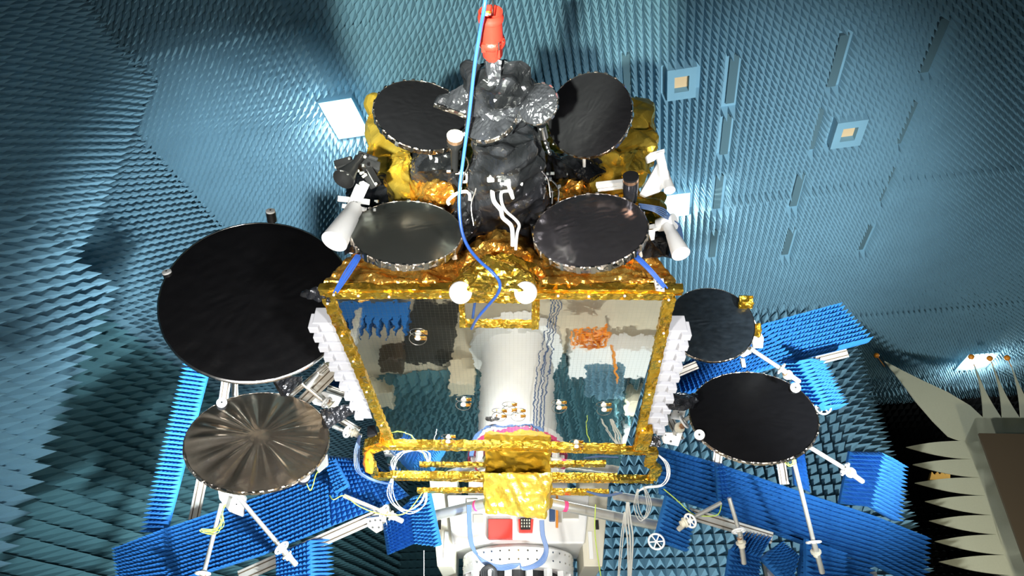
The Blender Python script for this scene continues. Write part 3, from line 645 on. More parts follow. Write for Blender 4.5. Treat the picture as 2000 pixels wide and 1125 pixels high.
MB().bar(pan(722, 845, -.1), pan(757, 838, -.1), .12, .12).build('boom', M['black_foil'], sat)
# camera targets: small round photogrammetry mounts on reflector edges
def mount(x, y, D, r, dirpx, parent=sat, L=.12):
    c = P(x, y, D); a = (P(x + dirpx[0], y + dirpx[1], D + .12) - c).normalized()
    b = MB(); b.lathe(c, a, [(.0, -.004), (r, 0), (r, .02)], 20); o = b.build('target_disc', M['white'], parent, smooth=True, label='white round target disc')
    MB().cyl(c + a * .022, c + a * (L + .022), r * 1.05, n=20).build('target_barrel', M['blackp'], o, smooth=True)
    MB().cyl(c - a * .008, c - a * .002, r * .2, n=10).build('target_screw', M['blackp'], o)
for q in ((528, 411, 7.5, .052, (5, 30)), (325, 530, 7.5, .052, (14, 30)), (593, 929, 7.7, .075, (-1, 6)), (433, 786, 8.0, .06, (1, 6)), (1554, 757, 7.6, .058, (-4, 2)), (1366, 849, 7.5, .06, (2, 4))): mount(*q)
# horns -------------------------------------------------------------------
def horn(p0, p1, r_in, r_out, m, label, neck=.35):
    p0, p1 = V(p0), V(p1); d = p1 - p0; L = d.length
    prof = [(r_in * .9, 0), (r_in, .02), (r_in, L * neck), (r_in * 1.1, L * neck + .01), (r_out, L), (r_out * .93, L), (r_in * .6, L * (neck + .1)), (.003, L * (neck + .1))]
    return MB().lathe(p0, d, prof, 32).build('feed_horn', m, sat, smooth=True, label=label)
horn(P(705, 305, 5.95), P(671, 350, 5.7), .035, .10, M['blackp'], 'black cone horn at the left')
horn(P(694, 405, 5.85), P(653, 472, 5.55), .075, .115, M['white'], 'white cone horn at the left', .25)
horn(P(1304, 440, 5.9), P(1330, 496, 5.65), .05, .082, M['white'], 'white cone horn low on the right', .3)
horn(P(1300, 335, 6.0), P(1308, 372, 5.85), .03, .052, M['white'], 'small white horn high on the right', .3)
# white waveguides left
b = MB(); b.bar(P(712, 358, 5.95), P(682, 425, 5.85), .07, .07, UP); b.bar(P(700, 362, 5.9), P(672, 428, 5.85), .045, .05, UP); b.bar(P(722, 395, 5.95), P(660, 388, 5.9), .03, .05, UP); b.bar(P(716, 410, 5.95), P(668, 402, 5.9), .025, .04, UP)
b.tube([P(x, y, 5.85) for x, y in ((700, 395), (690, 415), (684, 432), (694, 446))], .018, 8); b.tube([P(x, y, 5.85) for x, y in ((690, 400), (672, 430), (680, 438), (688, 444))], .012, 8)
b.build('waveguide', M['white'], sat, label='white waveguide rack at the left')
b = MB(); b.bar(P(690, 315, 6.0), P(740, 330, 6.1), .1, .1); b.bar(P(700, 298, 6.0), P(738, 312, 6.05), .04, .03); b.bar(P(715, 330, 5.95), P(735, 365, 6.0), .08, .1); b.bar(P(655, 325, 5.85), P(690, 315, 5.9), .06, .1); b.build('horn_bracket', M['blackp'], sat, bevel=.01)
b = MB(); 
for i in range(9): b.sphere(P(random.uniform(655, 735), random.uniform(305, 370), 5.86), .014, 8, 6)
b.cyl(P(716, 340, 5.85), P(708, 346, 5.85), .012); b.build('fastener', M['cream'], sat, kind='stuff')
# right white bracket
b = MB(); b.prism([P(x, y, 5.95) for x, y in ((1250, 378), (1285, 318), (1300, 322), (1304, 360), (1290, 374), (1262, 384))], FW * .08); b.prism([P(x, y, 5.9) for x, y in ((1262, 305), (1270, 298), (1298, 290), (1299, 298), (1280, 312), (1266, 318))], FW * .06); b.prism([P(x, y, 5.88) for x, y in ((1282, 298), (1296, 294), (1302, 318), (1308, 350), (1290, 345))], FW * .05)
b.build('white_bracket', M['white'], sat, bevel=.008, label='white bracket plates at the upper right')
b = MB(); b.cyl(P(1318, 432, 5.9), P(1285, 440, 6.0), .075, .06, 24); b.bar(P(1262, 448, 6.0), P(1300, 440, 5.95), .05, .05); b.prism([P(x, y, 5.9) for x, y in ((1265, 450), (1280, 448), (1278, 468), (1272, 470))], FW * .04); b.build('horn_mount', M['white'], sat, smooth=True)
b = MB(); b.bar(P(1165, 362, 6.2), P(1218, 356, 6.1), .05, .04); b.bar(P(1168, 372, 6.2), P(1216, 366, 6.1), .02, .02); b.build('white_rail', M['white'], sat)
MB().prism([P(x, y, 5.8) for x, y in ((1278, 544), (1296, 544), (1298, 570), (1283, 568))], FW * .05).build('connector_plate', M['white'], sat)
b = MB()
for i in range(6): b.obox(P(1284 + (i % 2) * 8, 550 + (i // 2) * 7, 5.79), RT * .008, UP * .008, FW * .004)
b.build('connector_socket', M['blackp'], sat, kind='stuff')
# stub feeds
def can(x, y, D, r, L, body, cap, label, taper=1.0):
    p = P(x, y, D); a = (V((0, .55, -.83)) if True else 0)
    d = (P(x - 1, y + 60, D + .3) - p).normalized()
    o = MB().lathe(p, d, [(.001, -.004), (r, 0), (r, .015), (r * .98, .02)], 28).build('feed_can', cap, sat, smooth=True, label=label)
    MB().cyl(p + d * .02, p + d * .055, r * .97, r * .97, 28).build('copper_band', M['ltan'], o, smooth=True)
    MB().lathe(p + d * .055, d, [(r, 0), (r, .04), (r * taper, .10), (r * taper * .8, L)], 24).build('can_body', body, o, smooth=True)
can(889, 264, 5.55, .072, .36, M['blackp'], M['cream'], 'upright feed with a pale round cap, left of the blue cable', .55)
can(1232, 344, 5.8, .072, .25, M['black_foil'], M['blackp'], 'short black cylinder feed above the lower right reflector')
# centre waveguide cluster and pipes
b = MB(); b.tube([P(x, y, d) for x, y, d in ((968, 358, 5.5), (962, 372, 5.5), (965, 393, 5.6), (978, 410, 5.65), (982, 425, 5.7), (998, 440, 5.75), (1001, 460, 5.8), (1001, 480, 5.85))], .020, 10); b.build('waveguide', M['white'], sat, smooth=True, label='thick white bent waveguide in the middle')
b = MB(); b.tube([P(x, y, d) for x, y, d in ((1000, 373, 5.5), (980, 375, 5.5), (980, 395, 5.6), (988, 412, 5.65), (1006, 428, 5.7), (1014, 440, 5.75), (1010, 456, 5.8), (1007, 488, 5.85))], .014, 10); b.build('waveguide', M['white'], sat, smooth=True, label='thin white bent waveguide in the middle')
b = MB(); b.tube([P(x, y, d) for x, y, d in ((878, 400, 5.7), (875, 392, 5.7), (892, 378, 5.7), (910, 374, 5.7), (917, 380, 5.7), (917, 392, 5.7))], .015, 8); b.tube([P(x, y, 5.65) for x, y in ((896, 338), (910, 340), (911, 354), (898, 355))], .012, 8); b.build('waveguide', M['white'], sat, smooth=True, label='white bent waveguide left of the blue cable')
b = MB()
for _ in range(26):
    x, y = random.gauss(984, 11), random.gauss(347, 11); b.obox(P(x, y, 5.45 + random.uniform(-.05, .05)), RT * random.uniform(.01, .035), UP * random.uniform(.01, .03), FW * .03)
b.cyl(P(990, 350, 5.4), P(1002, 388, 5.55), .03, .015); b.cyl(P(968, 332, 5.4), P(976, 345, 5.45), .04); b.build('feed_block', M['white'], sat, bevel=.006, label='white feed block on the tower')
b = MB(); b.cyl(P(978, 318, 5.4), P(992, 340, 5.45), .045, .03); b.tube([P(x, y, 5.38) for x, y in ((984, 316), (992, 328), (990, 342))], .01); b.build('copper_feed', M['ltan'], sat, smooth=True)
b = MB(); b.cyl(P(1058, 245, 5.3), P(1062, 268, 5.4), .035, .04); b.cyl(P(1062, 268, 5.4), P(1074, 300, 5.6), .018)
for i in range(6): b.sphere(P(1055 + i * 3.4, 252 + i * 9, 5.3 + i * .05), .018, 8, 6)
b.cyl(P(924, 250, 5.2), P(905, 262, 5.2), .05, .03); b.build('sub_reflector_joint', M['steel'], sat, smooth=True)
for pts in (((1060, 340), (1075, 350), (1090, 368), (1090, 395)), ((1060, 352), (1070, 360), (1078, 375), (1078, 398))):
    MB().tube([P(x, y, 5.95) for x, y in pts], .008).build('coax_pipe', M['steel'], sat, smooth=True)
# white round discs in front of the cone
for cx in (900, 1026):
    c = P(cx, 572, 5.5); n = (c - CAM).normalized(); n = (n + V((-.12 if cx < 950 else .12, 0, .15))).normalized()
    o = MB().lathe(c, n, [(.001, -.012), (.07, -.012), (.075, -.006), (.085, -.006), (.094, .0), (.097, .01), (.097, .05), (.09, .055)], 40).build('cover_disc', M['white'], sat, smooth=True, label='white round cover ' + ('left' if cx < 950 else 'right') + ' of the blue cable')
    MB().cyl(c + n * .05, c + n * .3, .07, .08, 20).build('disc_stem', M['gold'], o)
    b = MB(); u_, v_, _ = basis(n); v_ = UP
    for i, wd in enumerate((.008, .04, .045, .035, .03)): b.obox(c - n * .0135 + UP * (.022 - i * .009), RT * wd * .8, UP * .0012, n * .001)
    b.build('print', mat('grey_print', (.35, .35, .37)), o, label='small grey printed lines')
# blue cable harnesses on the apron
for k, (a_, b_) in enumerate((((702, 497), (655, 566)), ((1238, 497), (1300, 557)))):
    b = MB()
    for i in range(6):
        o = (i - 2.5) * 2.4; b.tube([P(a_[0] + o, a_[1], 5.75), P((a_[0] + b_[0]) / 2 + o + random.uniform(-3, 3), (a_[1] + b_[1]) / 2, 5.72), P(b_[0] + o * .6, b_[1] + abs(o), 5.75)], .007, 6)
    b.build('cable_harness', M['bluec'], sat, smooth=True)
b = MB()
for i in range(5): b.tube([P(1248, 398 + i * 2, 5.85), P(1275, 402 + i * 2.5, 5.8), P(1300, 410 + i * 4, 5.85), P(1320 + i * 2, 440, 5.95), P(1330 + i, 480, 6.1)], .006, 6)
b.build('cable_harness', M['navy'], sat, smooth=True)
# lens-like clips on the mirror
M['clear'] = mat('clear_plastic', (.85, .86, .86), .15, spec=.8)
for x, y in ((816, 660), (905, 790), (1092, 796), (875, 862), (1126, 872), (975, 812), (1012, 812), (995, 800), (1180, 800)):
    q = pan(x, y, .03); o = MB().sphere(q, .035, 12, 8, (1, 1, .7)).build('panel_clip', M['clear'], sat, smooth=True, label='clear plastic clip on the mirror')
    crinkled('gold_tape', [q + sc_ * i * .06 + sa * j * .025 - sb * k * .01 + sc_ * .03 for i in (-1, 1) for j in (-1, 1) for k in (0, 1)], M['orange'], o, .02, .008, 9, x)
    MB().torus(q - sb * .01, sb + sa * .2, .085, .0035, 24, 5).build('wire_loop', M['steel'], o)

# fittings that catch the eye on the foil: white clips, rivets, loose wires
b = MB()
for x, y in ((652, 575), (700, 577), (760, 579), (860, 578), (1090, 577), (1150, 578), (1220, 577), (1306, 585), (640, 592), (668, 655), (690, 705), (716, 765), (745, 830), (1296, 650), (1288, 705), (1268, 770), (1255, 840)):
    q = pan(x, y, .04); b.cyl(q, q - sb * .012, .012, n=8)
b.build('foil_button', M['white'], sat, kind='stuff')
for i, pts in enumerate((((935, 300), (925, 330), (930, 365), (920, 400), (925, 440)), ((1046, 300), (1056, 330), (1070, 350), (1075, 385)), ((905, 300), (915, 320), (905, 345), (900, 370)))):
    MB().tube([P(x, y, 5.35 + .1 * j) for j, (x, y) in enumerate(pts)], .007, 6).build('foil_seam', M['steel'], sat, smooth=True)
b = MB()
for _ in range(22):
    x, y = random.choice([(690, 330), (730, 390), (1075, 345), (900, 330), (1065, 285)]); x += random.gauss(0, 14); y += random.gauss(0, 14)
    b.obox(P(x, y, 5.75), RT * random.uniform(.006, .02), UP * random.uniform(.006, .016), FW * .02)
b.build('small_fitting', M['steel'], sat, bevel=.003, kind='stuff')
crinkled('deck_foil', [deck(x, y, o) for x, y, o in ((762, 300, .2), (800, 292, .2), (806, 316, .2), (770, 345, .2), (755, 335, .25), (785, 312, .42), (800, 300, .35))], M['gold_big'], sat, .04, .03, 4, 91, label='bright gold foil fold under the upper left reflector')
crinkled('deck_foil', [deck(x, y, o) for x, y, o in ((1210, 300, .25), (1262, 285, .25), (1270, 340, .25), (1215, 350, .25), (1240, 300, .45), (1255, 330, .4), (1225, 335, .42))], M['gold_big'], sat, .04, .04, 4, 92)
# ================================================================== positioner behind and under the satellite
FZ = CAM.z - 1.68                                 # top of the floor slab
pos = thing('positioner', 'white positioner tower with bolted drum carrying the satellite', 'positioner', (.1, 9.9, FZ))
DC = P(1012, 1105, 10.2); DC = V((DC.x, DC.y, 0))
zt = P(1012, 1052, 9.4).z
dr = MB(); dr.lathe(V((DC.x, DC.y, zt - .34)), (0, 0, 1), [(.80, 0), (.86, .0), (.86, .27), (.84, .29), (.70, .34)], 64); dr.build('drum', M['white'], pos, smooth=True, label='white bolted drum')
b = MB()
for i in range(40):
    t = 2 * math.pi * i / 40
    for z in (-.12, -.24):
        p = V((DC.x + .86 * math.cos(t), DC.y + .86 * math.sin(t), zt + z)); e = V((math.cos(t), math.sin(t), 0)); b.cyl(p, p + e * .012, .014, n=6)
b.build('bolt_ring', M['steel'], pos, kind='stuff')
b = MB()
for i in range(16):                               # open lantern of uprights under the drum
    t = 2 * math.pi * (i + .5) / 16; e = V((math.cos(t), math.sin(t), 0)); s_ = V((-e.y, e.x, 0)); c = V((DC.x, DC.y, zt - .62)) + e * .78
    b.obox(c, e * .05, s_ * .045, V((0, 0, .29)))
b.build('lantern_post', M['white'], pos, bevel=.01, kind='stuff')
MB().cyl((DC.x, DC.y, zt - .9), (DC.x, DC.y, zt - .3), .62, n=40).build('lantern_core', M['blackp'], pos)
M['pink'] = mat('pink_stripe', (.85, .06, .22), .5)
MB().cyl((DC.x, DC.y, zt - .98), (DC.x, DC.y, zt - .88), .88, n=64).build('stripe_ring', M['pink'], pos, smooth=True, label='magenta stripe ring')
MB().lathe((DC.x, DC.y, FZ + .02), (0, 0, 1), [(.95, 0), (.95, .25), (.72, .32), (.72, zt - 1.25 - FZ), (.88, zt - 1.1 - FZ), (.88, zt - .98 - FZ)], 56).build('mast', M['white'], pos, smooth=True)
# head: inner white block and cream side boxes
b = MB()
def blk(b, x0, y0, x1, y1, D, dep): # block seen from below, front rectangle in the view at D, running back
    pass
zb, zh = zt + .0, zt + .95
def hexa(b, pts8): b.add(pts8, [(0, 1, 2, 3), (7, 6, 5, 4), (0, 4, 5, 1), (1, 5, 6, 2), (2, 6, 7, 3), (3, 7, 4, 0)])
def taper(b, xl, xr, xlt, xrt, y0, y1, z0, z1):
    hexa(b, [V((xl, y0, z0)), V((xr, y0, z0)), V((xr, y1, z0)), V((xl, y1, z0)), V((xlt, y0, z1)), V((xrt, y0, z1)), V((xrt, y1, z1)), V((xlt, y1, z1))])
taper(b, DC.x - 1.0, DC.x + 1.0, DC.x - 1.12, DC.x + 1.12, DC.y - .62, DC.y + .6, zt + .02, zt + .75)
b.build('head_block', M['white'], pos, bevel=.03)
for s_, e_ in ((-1, 0), (1, .04)):
    b = MB(); x0 = DC.x + s_ * .98; x1 = DC.x + s_ * (1.22 + e_); x2 = DC.x + s_ * (1.44 + e_)
    hexa(b, [V((x0, DC.y - .5, zt - .28)), V((x1, DC.y - .5, zt - .28)), V((x1, DC.y + .6, zt - .28)), V((x0, DC.y + .6, zt - .28)), V((x0, DC.y - .5, zt + 1.1)), V((x2, DC.y - .5, zt + 1.1)), V((x2, DC.y + .6, zt + 1.1)), V((x0, DC.y + .6, zt + 1.1))] if s_ > 0 else
            [V((x1, DC.y - .5, zt - .28)), V((x0, DC.y - .5, zt - .28)), V((x0, DC.y + .6, zt - .28)), V((x1, DC.y + .6, zt - .28)), V((x2, DC.y - .5, zt + 1.1)), V((x0, DC.y - .5, zt + 1.1)), V((x0, DC.y + .6, zt + 1.1)), V((x2, DC.y + .6, zt + 1.1))])
    b.build('side_box', M['cream'], pos, bevel=.015, label='cream side box')
    xm = DC.x + s_ * 1.22
    b = MB(); b.obox(V((xm, DC.y - .51, zt + .32)), RT * .025, V((0, .01, 0)), V((0, 0, .07))); b.build('hatch_handle', M['blackp'], pos)
    b = MB(); b.obox(V((DC.x + s_ * 1.1, DC.y - .515, zt + .02)), RT * .03, V((0, .012, 0)), V((0, 0, .2))); b.build('cover_strip', M['white'], pos)
# adapter cone between head and satellite
b = MB(); b.lathe(S(0, 2.95, 1.5), sa, [(1.0, 0), (1.0, .15), (.75, .5), (.75, 1.1)], 40); b.build('adapter_ring', M['steel'], pos, smooth=True)
b = MB(); b.obox(V((DC.x, DC.y + .1, zt + 1.2)), RT * .8, V((0, .55, 0)), V((0, 0, .5))); b.build('head_yoke', M['white'], pos, bevel=.03)
# small gear on the head's front
F0 = DC.y - .64
def fp(x, y, Y): r = ray(x, y); return CAM + r * ((Y - CAM.y) / r.y)
b = MB(); b.prism([fp(954, 1014, F0 - .1), fp(1001, 1014, F0 - .1), fp(1001, 1052, F0 - .1), fp(954, 1052, F0 - .1)], V((0, .1, 0))); b.build('red_box', M['redp'], pos, bevel=.006, label='square red box')
b = MB(); b.prism([fp(1012, 1014, F0 - .06), fp(1042, 1014, F0 - .06), fp(1040, 1040, F0 - .06), fp(1014, 1040, F0 - .06)], V((0, .06, 0))); jb = b.build('junction_box', M['redp'], pos)
b = MB(); b.prism([fp(1016, 1012, F0 - .1), fp(1037, 1012, F0 - .1), fp(1036, 1034, F0 - .1), fp(1017, 1034, F0 - .1)], V((0, .05, 0))); b.build('junction_face', M['blackp'], jb)
b = MB()
for i in range(12): b.obox(fp(1019 + (i % 4) * 5, 1016 + (i // 4) * 6, F0 - .105), RT * .008, V((0, .006, 0)), V((0, 0, .012)))
b.build('connector_row', M['cream'], jb, kind='stuff')
b = MB(); b.prism([fp(1073, 985, F0 - .02), fp(1084, 985, F0 - .02), fp(1084, 1018, F0 - .02), fp(1073, 1018, F0 - .02)], V((0, .1, 0))); b.build('blue_motor', M['navy'], pos, bevel=.01)
for x0, y0, x1, y1, m in ((1086, 968, 1090, 1030, 'orangep'), (1092, 985, 1097, 1020, 'alu'), (912, 975, 935, 990, 'cream'), (925, 1005, 945, 1022, 'alu'), (1100, 1000, 1130, 1012, 'alu')):
    b = MB(); b.prism([fp(x0, y0, F0 - .03), fp(x1, y0, F0 - .03), fp(x1, y1, F0 - .03), fp(x0, y1, F0 - .03)], V((0, .08, 0))); b.build('fitting', M[m], pos)
# round silver tubes spreading from the gold box
for p0, p1, lb in (((840, 1009, 9.4), (955, 982, 8.95), 'silver tube pointing left from the gold foil box'), ((1076, 983, 8.95), (1302, 1030, 9.4), 'silver tube pointing right from the gold foil box')):
    o = MB().cyl(P(*p0), P(*p1), .072, n=24).build('support_tube', M['alu'], smooth=True, label=lb, cat='tube')
    q0, q1 = P(*p0), P(*p1); f = .78 if p0[0] < 900 else .1
    MB().cyl(q0.lerp(q1, f), q0.lerp(q1, f + .03), .075, n=24).build('marker_band', M['pink'], o, label='pink tape band')
o = MB().cyl(P(1200, 968, 9.2), P(1325, 988, 9.5), .06, n=20).build('support_tube', M['alu'], smooth=True, label='thicker silver tube behind the right tube, under the gold strip', cat='tube')

# ================================================================== blue absorber covers
def foam(name, quad, Ds, nu, nv, label, h=.12, base=.06, group=None, m='foam_blue', bulge=0):
    pts = [P(x, y, d) for (x, y), d in zip(quad, Ds if isinstance(Ds, (list, tuple)) else [Ds] * 4)]
    g = quadgrid(*pts, nu, nv, bulge, -FW)
    n = np.cross(g[1, 1] - g[0, 0], g[0, 1] - g[1, 0]); c = V([float(q) for q in g.mean((0, 1))])
    flip = V([float(q) for q in n.mean(0)] if n.ndim > 1 else [float(q) for q in n]).dot(CAM - c) < 0
    return pyramids(name, g, h * 1.5, M[m], base=base, flip=flip, tip_jit=.01, label=label, cat='absorber panel', group=group)
FN = 'absorber_panel'
foam(FN, [(1482, 637), (1632, 595), (1697, 668), (1550, 706)], [10.2, 10.6, 10.4, 10.0], 20, 11, 'bright blue spiked panel at the upper right, in front of the partition', .13)
foam(FN, [(1312, 722), (1482, 640), (1550, 706), (1322, 775)], [9.6, 9.9, 9.7, 9.4], 26, 11, 'blue spiked panel between the two right reflectors', .12)
foam(FN, [(1530, 706), (1562, 704), (1612, 792), (1575, 790)], [9.6, 9.4, 9.2, 9.4], 5, 12, 'blue spiked panel folded down beside the upper right strut, inner half', .10)
foam(FN, [(1562, 704), (1595, 710), (1640, 798), (1612, 800)], [9.4, 9.7, 9.5, 9.2], 5, 14, 'blue spiked panel folded down beside the upper right strut, outer half', .12)
foam(FN, [(1287, 872), (1394, 902), (1394, 1000), (1290, 965)], [9.2, 9.3, 9.1, 9.0], 12, 10, 'blue spiked panel right of the gold corner', .11)
foam(FN, [(1394, 902), (1570, 962), (1568, 1064), (1394, 1000)], [9.3, 9.5, 9.3, 9.1], 20, 11, 'long blue spiked panel under the lower right reflector', .11)
foam(FN, [(1570, 962), (1705, 1006), (1698, 1100), (1568, 1064)], [9.5, 9.7, 9.5, 9.3], 15, 11, 'blue spiked panel right of the long slanting strut', .11)
foam(FN, [(1705, 1006), (1806, 1046), (1800, 1150), (1698, 1100)], [9.7, 9.9, 9.7, 9.5], 11, 11, 'blue spiked panel at the far right end of the row', .11)
foam(FN, [(1568, 1064), (1700, 1102), (1690, 1170), (1560, 1150)], [9.3, 9.5, 9.3, 9.1], 14, 8, 'dark side of blue spiked row at the bottom right', .10)
foam(FN, [(1660, 882), (1722, 884), (1698, 990), (1640, 984)], [9.4, 9.4, 9.3, 9.3], 10, 13, 'blue spiked block behind the right handwheel strut, front face', .10)
foam(FN, [(1722, 884), (1756, 906), (1748, 1018), (1698, 990)], [9.4, 9.9, 9.8, 9.3], 10, 15, 'blue spiked block behind the right handwheel strut, right face', .10)
foam(FN, [(1303, 968), (1356, 1001), (1340, 1078), (1280, 1056)], [8.8, 8.9, 8.7, 8.6], 9, 10, 'dark blue square spiked panel with a handwheel on it', .07)
foam(FN, [(1449, 1042), (1506, 1052), (1484, 1090), (1426, 1074)], [9.0, 9.0, 8.8, 8.8], 8, 6, 'blue spiked hood top under the short strut', .09)
foam(FN, [(1426, 1074), (1484, 1090), (1480, 1150), (1414, 1150)], [8.8, 8.8, 8.7, 8.7], 8, 8, 'blue spiked hood front under the short strut', .09)
foam(FN, [(1486, 1090), (1526, 1058), (1560, 1085), (1542, 1150)], [8.9, 9.1, 9.0, 8.8], 7, 9, 'bright blue spiked hood side right of the short strut', .08)
foam(FN, [(1575, 1052), (1646, 1078), (1648, 1150), (1574, 1150)], [8.9, 9.0, 8.8, 8.7], 9, 9, 'blue spiked panel behind the foot of the long slanting strut', .09)
foam(FN, [(1397, 907), (1412, 905), (1430, 977), (1402, 979)], [8.9, 8.9, 8.8, 8.8], 3, 9, 'narrow blue spiked strip beside the short strut', .07)
foam(FN, [(1548, 885), (1568, 868), (1582, 962), (1552, 948)], [9.1, 9.1, 9.1, 9.1], 3, 12, 'narrow blue spiked strip behind the long slanting strut', .07)
# left group
foam(FN, [(372, 700), (412, 706), (324, 1042), (286, 1040)], [9.7, 9.5, 9.1, 9.3], 5, 40, 'long slanting blue spiked column at the left', .10, base=.03)
foam(FN, [(228, 1072), (330, 1030), (335, 1140), (236, 1150)], [9.0, 9.0, 8.7, 8.7], 14, 12, 'blue spiked panel at the far left bottom', .10)
foam(FN, [(330, 1030), (512, 966), (516, 1084), (335, 1142)], [9.0, 9.0, 8.8, 8.7], 24, 14, 'long blue spiked panel below the bronze reflector', .10)
foam(FN, [(512, 966), (640, 914), (648, 1028), (516, 1084)], [9.0, 9.1, 8.9, 8.8], 17, 14, 'blue spiked panel right of the middle left strut', .10)
foam(FN, [(640, 890), (728, 900), (800, 968), (648, 1028)], [9.1, 9.2, 9.2, 8.9], 15, 13, 'blue spiked panel left of the gold frame corner', .09)
foam(FN, [(634, 901), (654, 897), (681, 950), (657, 965)], [8.7, 8.7, 8.6, 8.6], 4, 9, 'small narrow blue spiked strip hanging on a bracket at the left', .07)
foam(FN, [(538, 1082), (606, 1055), (608, 1150), (542, 1150)], [8.7, 8.8, 8.6, 8.6], 9, 10, 'blue spiked block under the middle left strut, front face', .08)
foam(FN, [(606, 1055), (634, 1050), (637, 1150), (608, 1150)], [8.8, 9.2, 9.1, 8.6], 5, 12, 'blue spiked block under the middle left strut, right face', .10)
foam(FN, [(748, 1024), (806, 975), (814, 1060), (758, 1084)], [8.9, 9.1, 9.0, 8.8], 9, 11, 'blue spiked wing left of the positioner, left half', .08)
foam(FN, [(806, 970), (838, 962), (860, 1066), (814, 1060)], [9.1, 9.0, 8.9, 9.0], 6, 14, 'blue spiked wing left of the positioner, right half', .10)
foam(FN, [(640, 735), (676, 728), (690, 770), (640, 765)], [9.6, 9.6, 9.6, 9.6], 6, 6, 'small blue spiked panel left of the white slats', .09)

# ================================================================== aluminium frames, struts
def profile(p0, p1, w_, label, name='aluminium_profile', slots=True):
    p0, p1 = P(*p0), P(*p1); b = MB(); d = (p1 - p0).normalized(); vd = ((p0 + p1) / 2 - CAM).normalized(); s = d.cross(vd).normalized(); up = s.cross(d)
    b.bar(p0, p1, w_, w_ * .7, up); o = b.build(name, M['alu'], bevel=.006, label=label, cat='profile')
    b = MB()
    for k in (-.25, .25): b.bar(p0 + s * w_ * k - up * w_ * .36 * (1 if up.dot(vd) > 0 else -1), p1 + s * w_ * k - up * w_ * .36 * (1 if up.dot(vd) > 0 else -1), w_ * .10, .006, up)
    b.build('groove', M['brown'], o)
    return o
profile((378, 1018, 9.6), (402, 900, 9.4), .15, 'slotted aluminium leg below the bronze reflector')
profile((436, 785, 9.0), (446, 716, 8.6), .12, 'slotted aluminium post under the big black reflector')
profile((459, 770, 9.2), (457, 722, 8.8), .09, 'thin aluminium post right of the slotted post')
profile((470, 1126, 9.0), (762, 996, 9.2), .17, 'long slotted beam under the left blue panels')
profile((1300, 738, 9.3), (1362, 712, 9.2), .12, 'cream slotted beam under the small mottled reflector')
profile((1548, 716, 9.6), (1652, 690, 9.9), .13, 'white slotted beam at the lower edge of the upper right blue panel')
profile((1348, 1003, 8.95), (1505, 1050, 9.05), .16, 'slotted beam under the right blue panels')
profile((1405, 870, 9.4), (1400, 906, 9.4), .13, 'short slotted post at the lower left of the right reflector')
profile((1522, 880, 9.45), (1532, 945, 9.4), .13, 'slotted post under the right reflector')
profile((640, 758, 9.1), (700, 780, 9.1), .10, 'aluminium rail between small blue panel and white slats')
profile((576, 800, 8.8), (655, 722, 8.5), .16, 'wide aluminium arm between the two left reflectors')
profile((565, 775, 8.7), (640, 712, 8.4), .07, 'thin arm above the wide aluminium arm')
profile((640, 805, 9.0), (702, 842, 9.0), .10, 'aluminium arm below the foil boom at the left')
profile((1287, 775, 8.9), (1330, 860, 8.6), .11, 'aluminium arm below the dark boom at the right')
def plate(pts, D, m, name, label, dep=.05, cat='bracket', holes=()):
    o = MB().prism([P(x, y, D) for x, y in pts], FW * dep).build(name, M[m], bevel=.006, label=label, cat=cat)
    if holes:
        b = MB()
        for x, y, r in holes: b.cyl(P(x, y, D - .004), P(x, y, D + .004), r, n=10)
        b.build('hole', M['blackp'], o)
    return o
plate([(424, 948), (465, 952), (480, 975), (474, 1010), (448, 1000), (428, 975)], 8.3, 'alu', 'mounting_bracket', 'bracket plate under the bronze reflector', holes=((436, 960, .012), (455, 962, .012), (462, 985, .012)))
plate([(428, 720), (520, 738), (510, 746), (455, 745), (445, 732)], 8.0, 'alu', 'mounting_bracket', 'long bracket under the rim of the big black reflector', holes=((440, 728, .01), (470, 734, .01)))
plate([(612, 905), (638, 888), (640, 910), (622, 925)], 8.2, 'alu', 'mounting_bracket', 'small bracket at the lower right rim of the bronze reflector')
plate([(632, 765), (668, 776), (655, 800), (612, 790), (600, 770)], 8.7, 'white', 'mounting_bracket', 'white gear bracket between the left reflectors', holes=((640, 780, .015), (625, 778, .012), (650, 786, .01)))
plate([(715, 1012), (752, 1008), (758, 1030), (735, 1042), (718, 1030)], 8.9, 'alu', 'mounting_bracket', 'perforated plate beside the lower left beam', holes=((723, 1018, .014), (733, 1016, .014), (743, 1016, .014), (728, 1030, .014), (740, 1030, .014)))
plate([(1292, 855), (1300, 845), (1334, 845), (1325, 872), (1296, 866)], 8.4, 'white', 'mounting_bracket', 'white frame bracket under the right slats', holes=((1300, 850, .01), (1320, 850, .01), (1310, 862, .016)))
plate([(1288, 790), (1298, 785), (1306, 830), (1296, 834)], 8.5, 'white', 'mounting_bracket', 'narrow white bracket right of the right slats', holes=((1294, 795, .008), (1298, 815, .008)))
plate([(1318, 795), (1340, 800), (1335, 822), (1310, 818)], 8.55, 'white', 'mounting_bracket', 'white bracket under the dark foil boom', holes=((1325, 805, .01),))
plate([(1438, 675), (1462, 672), (1468, 690), (1452, 698), (1440, 692)], 8.2, 'white', 'mounting_bracket', 'white bracket at the lower edge of the mottled reflector', holes=((1450, 684, .012),))
plate([(1462, 620), (1470, 618), (1492, 660), (1490, 680), (1472, 680)], 8.3, 'white', 'mounting_bracket', 'white bracket at the right of the mottled reflector')
plate([(1447, 700), (1455, 700), (1458, 718), (1450, 718)], 8.4, 'alu', 'mounting_bracket', 'short silver post under the mottled reflector')
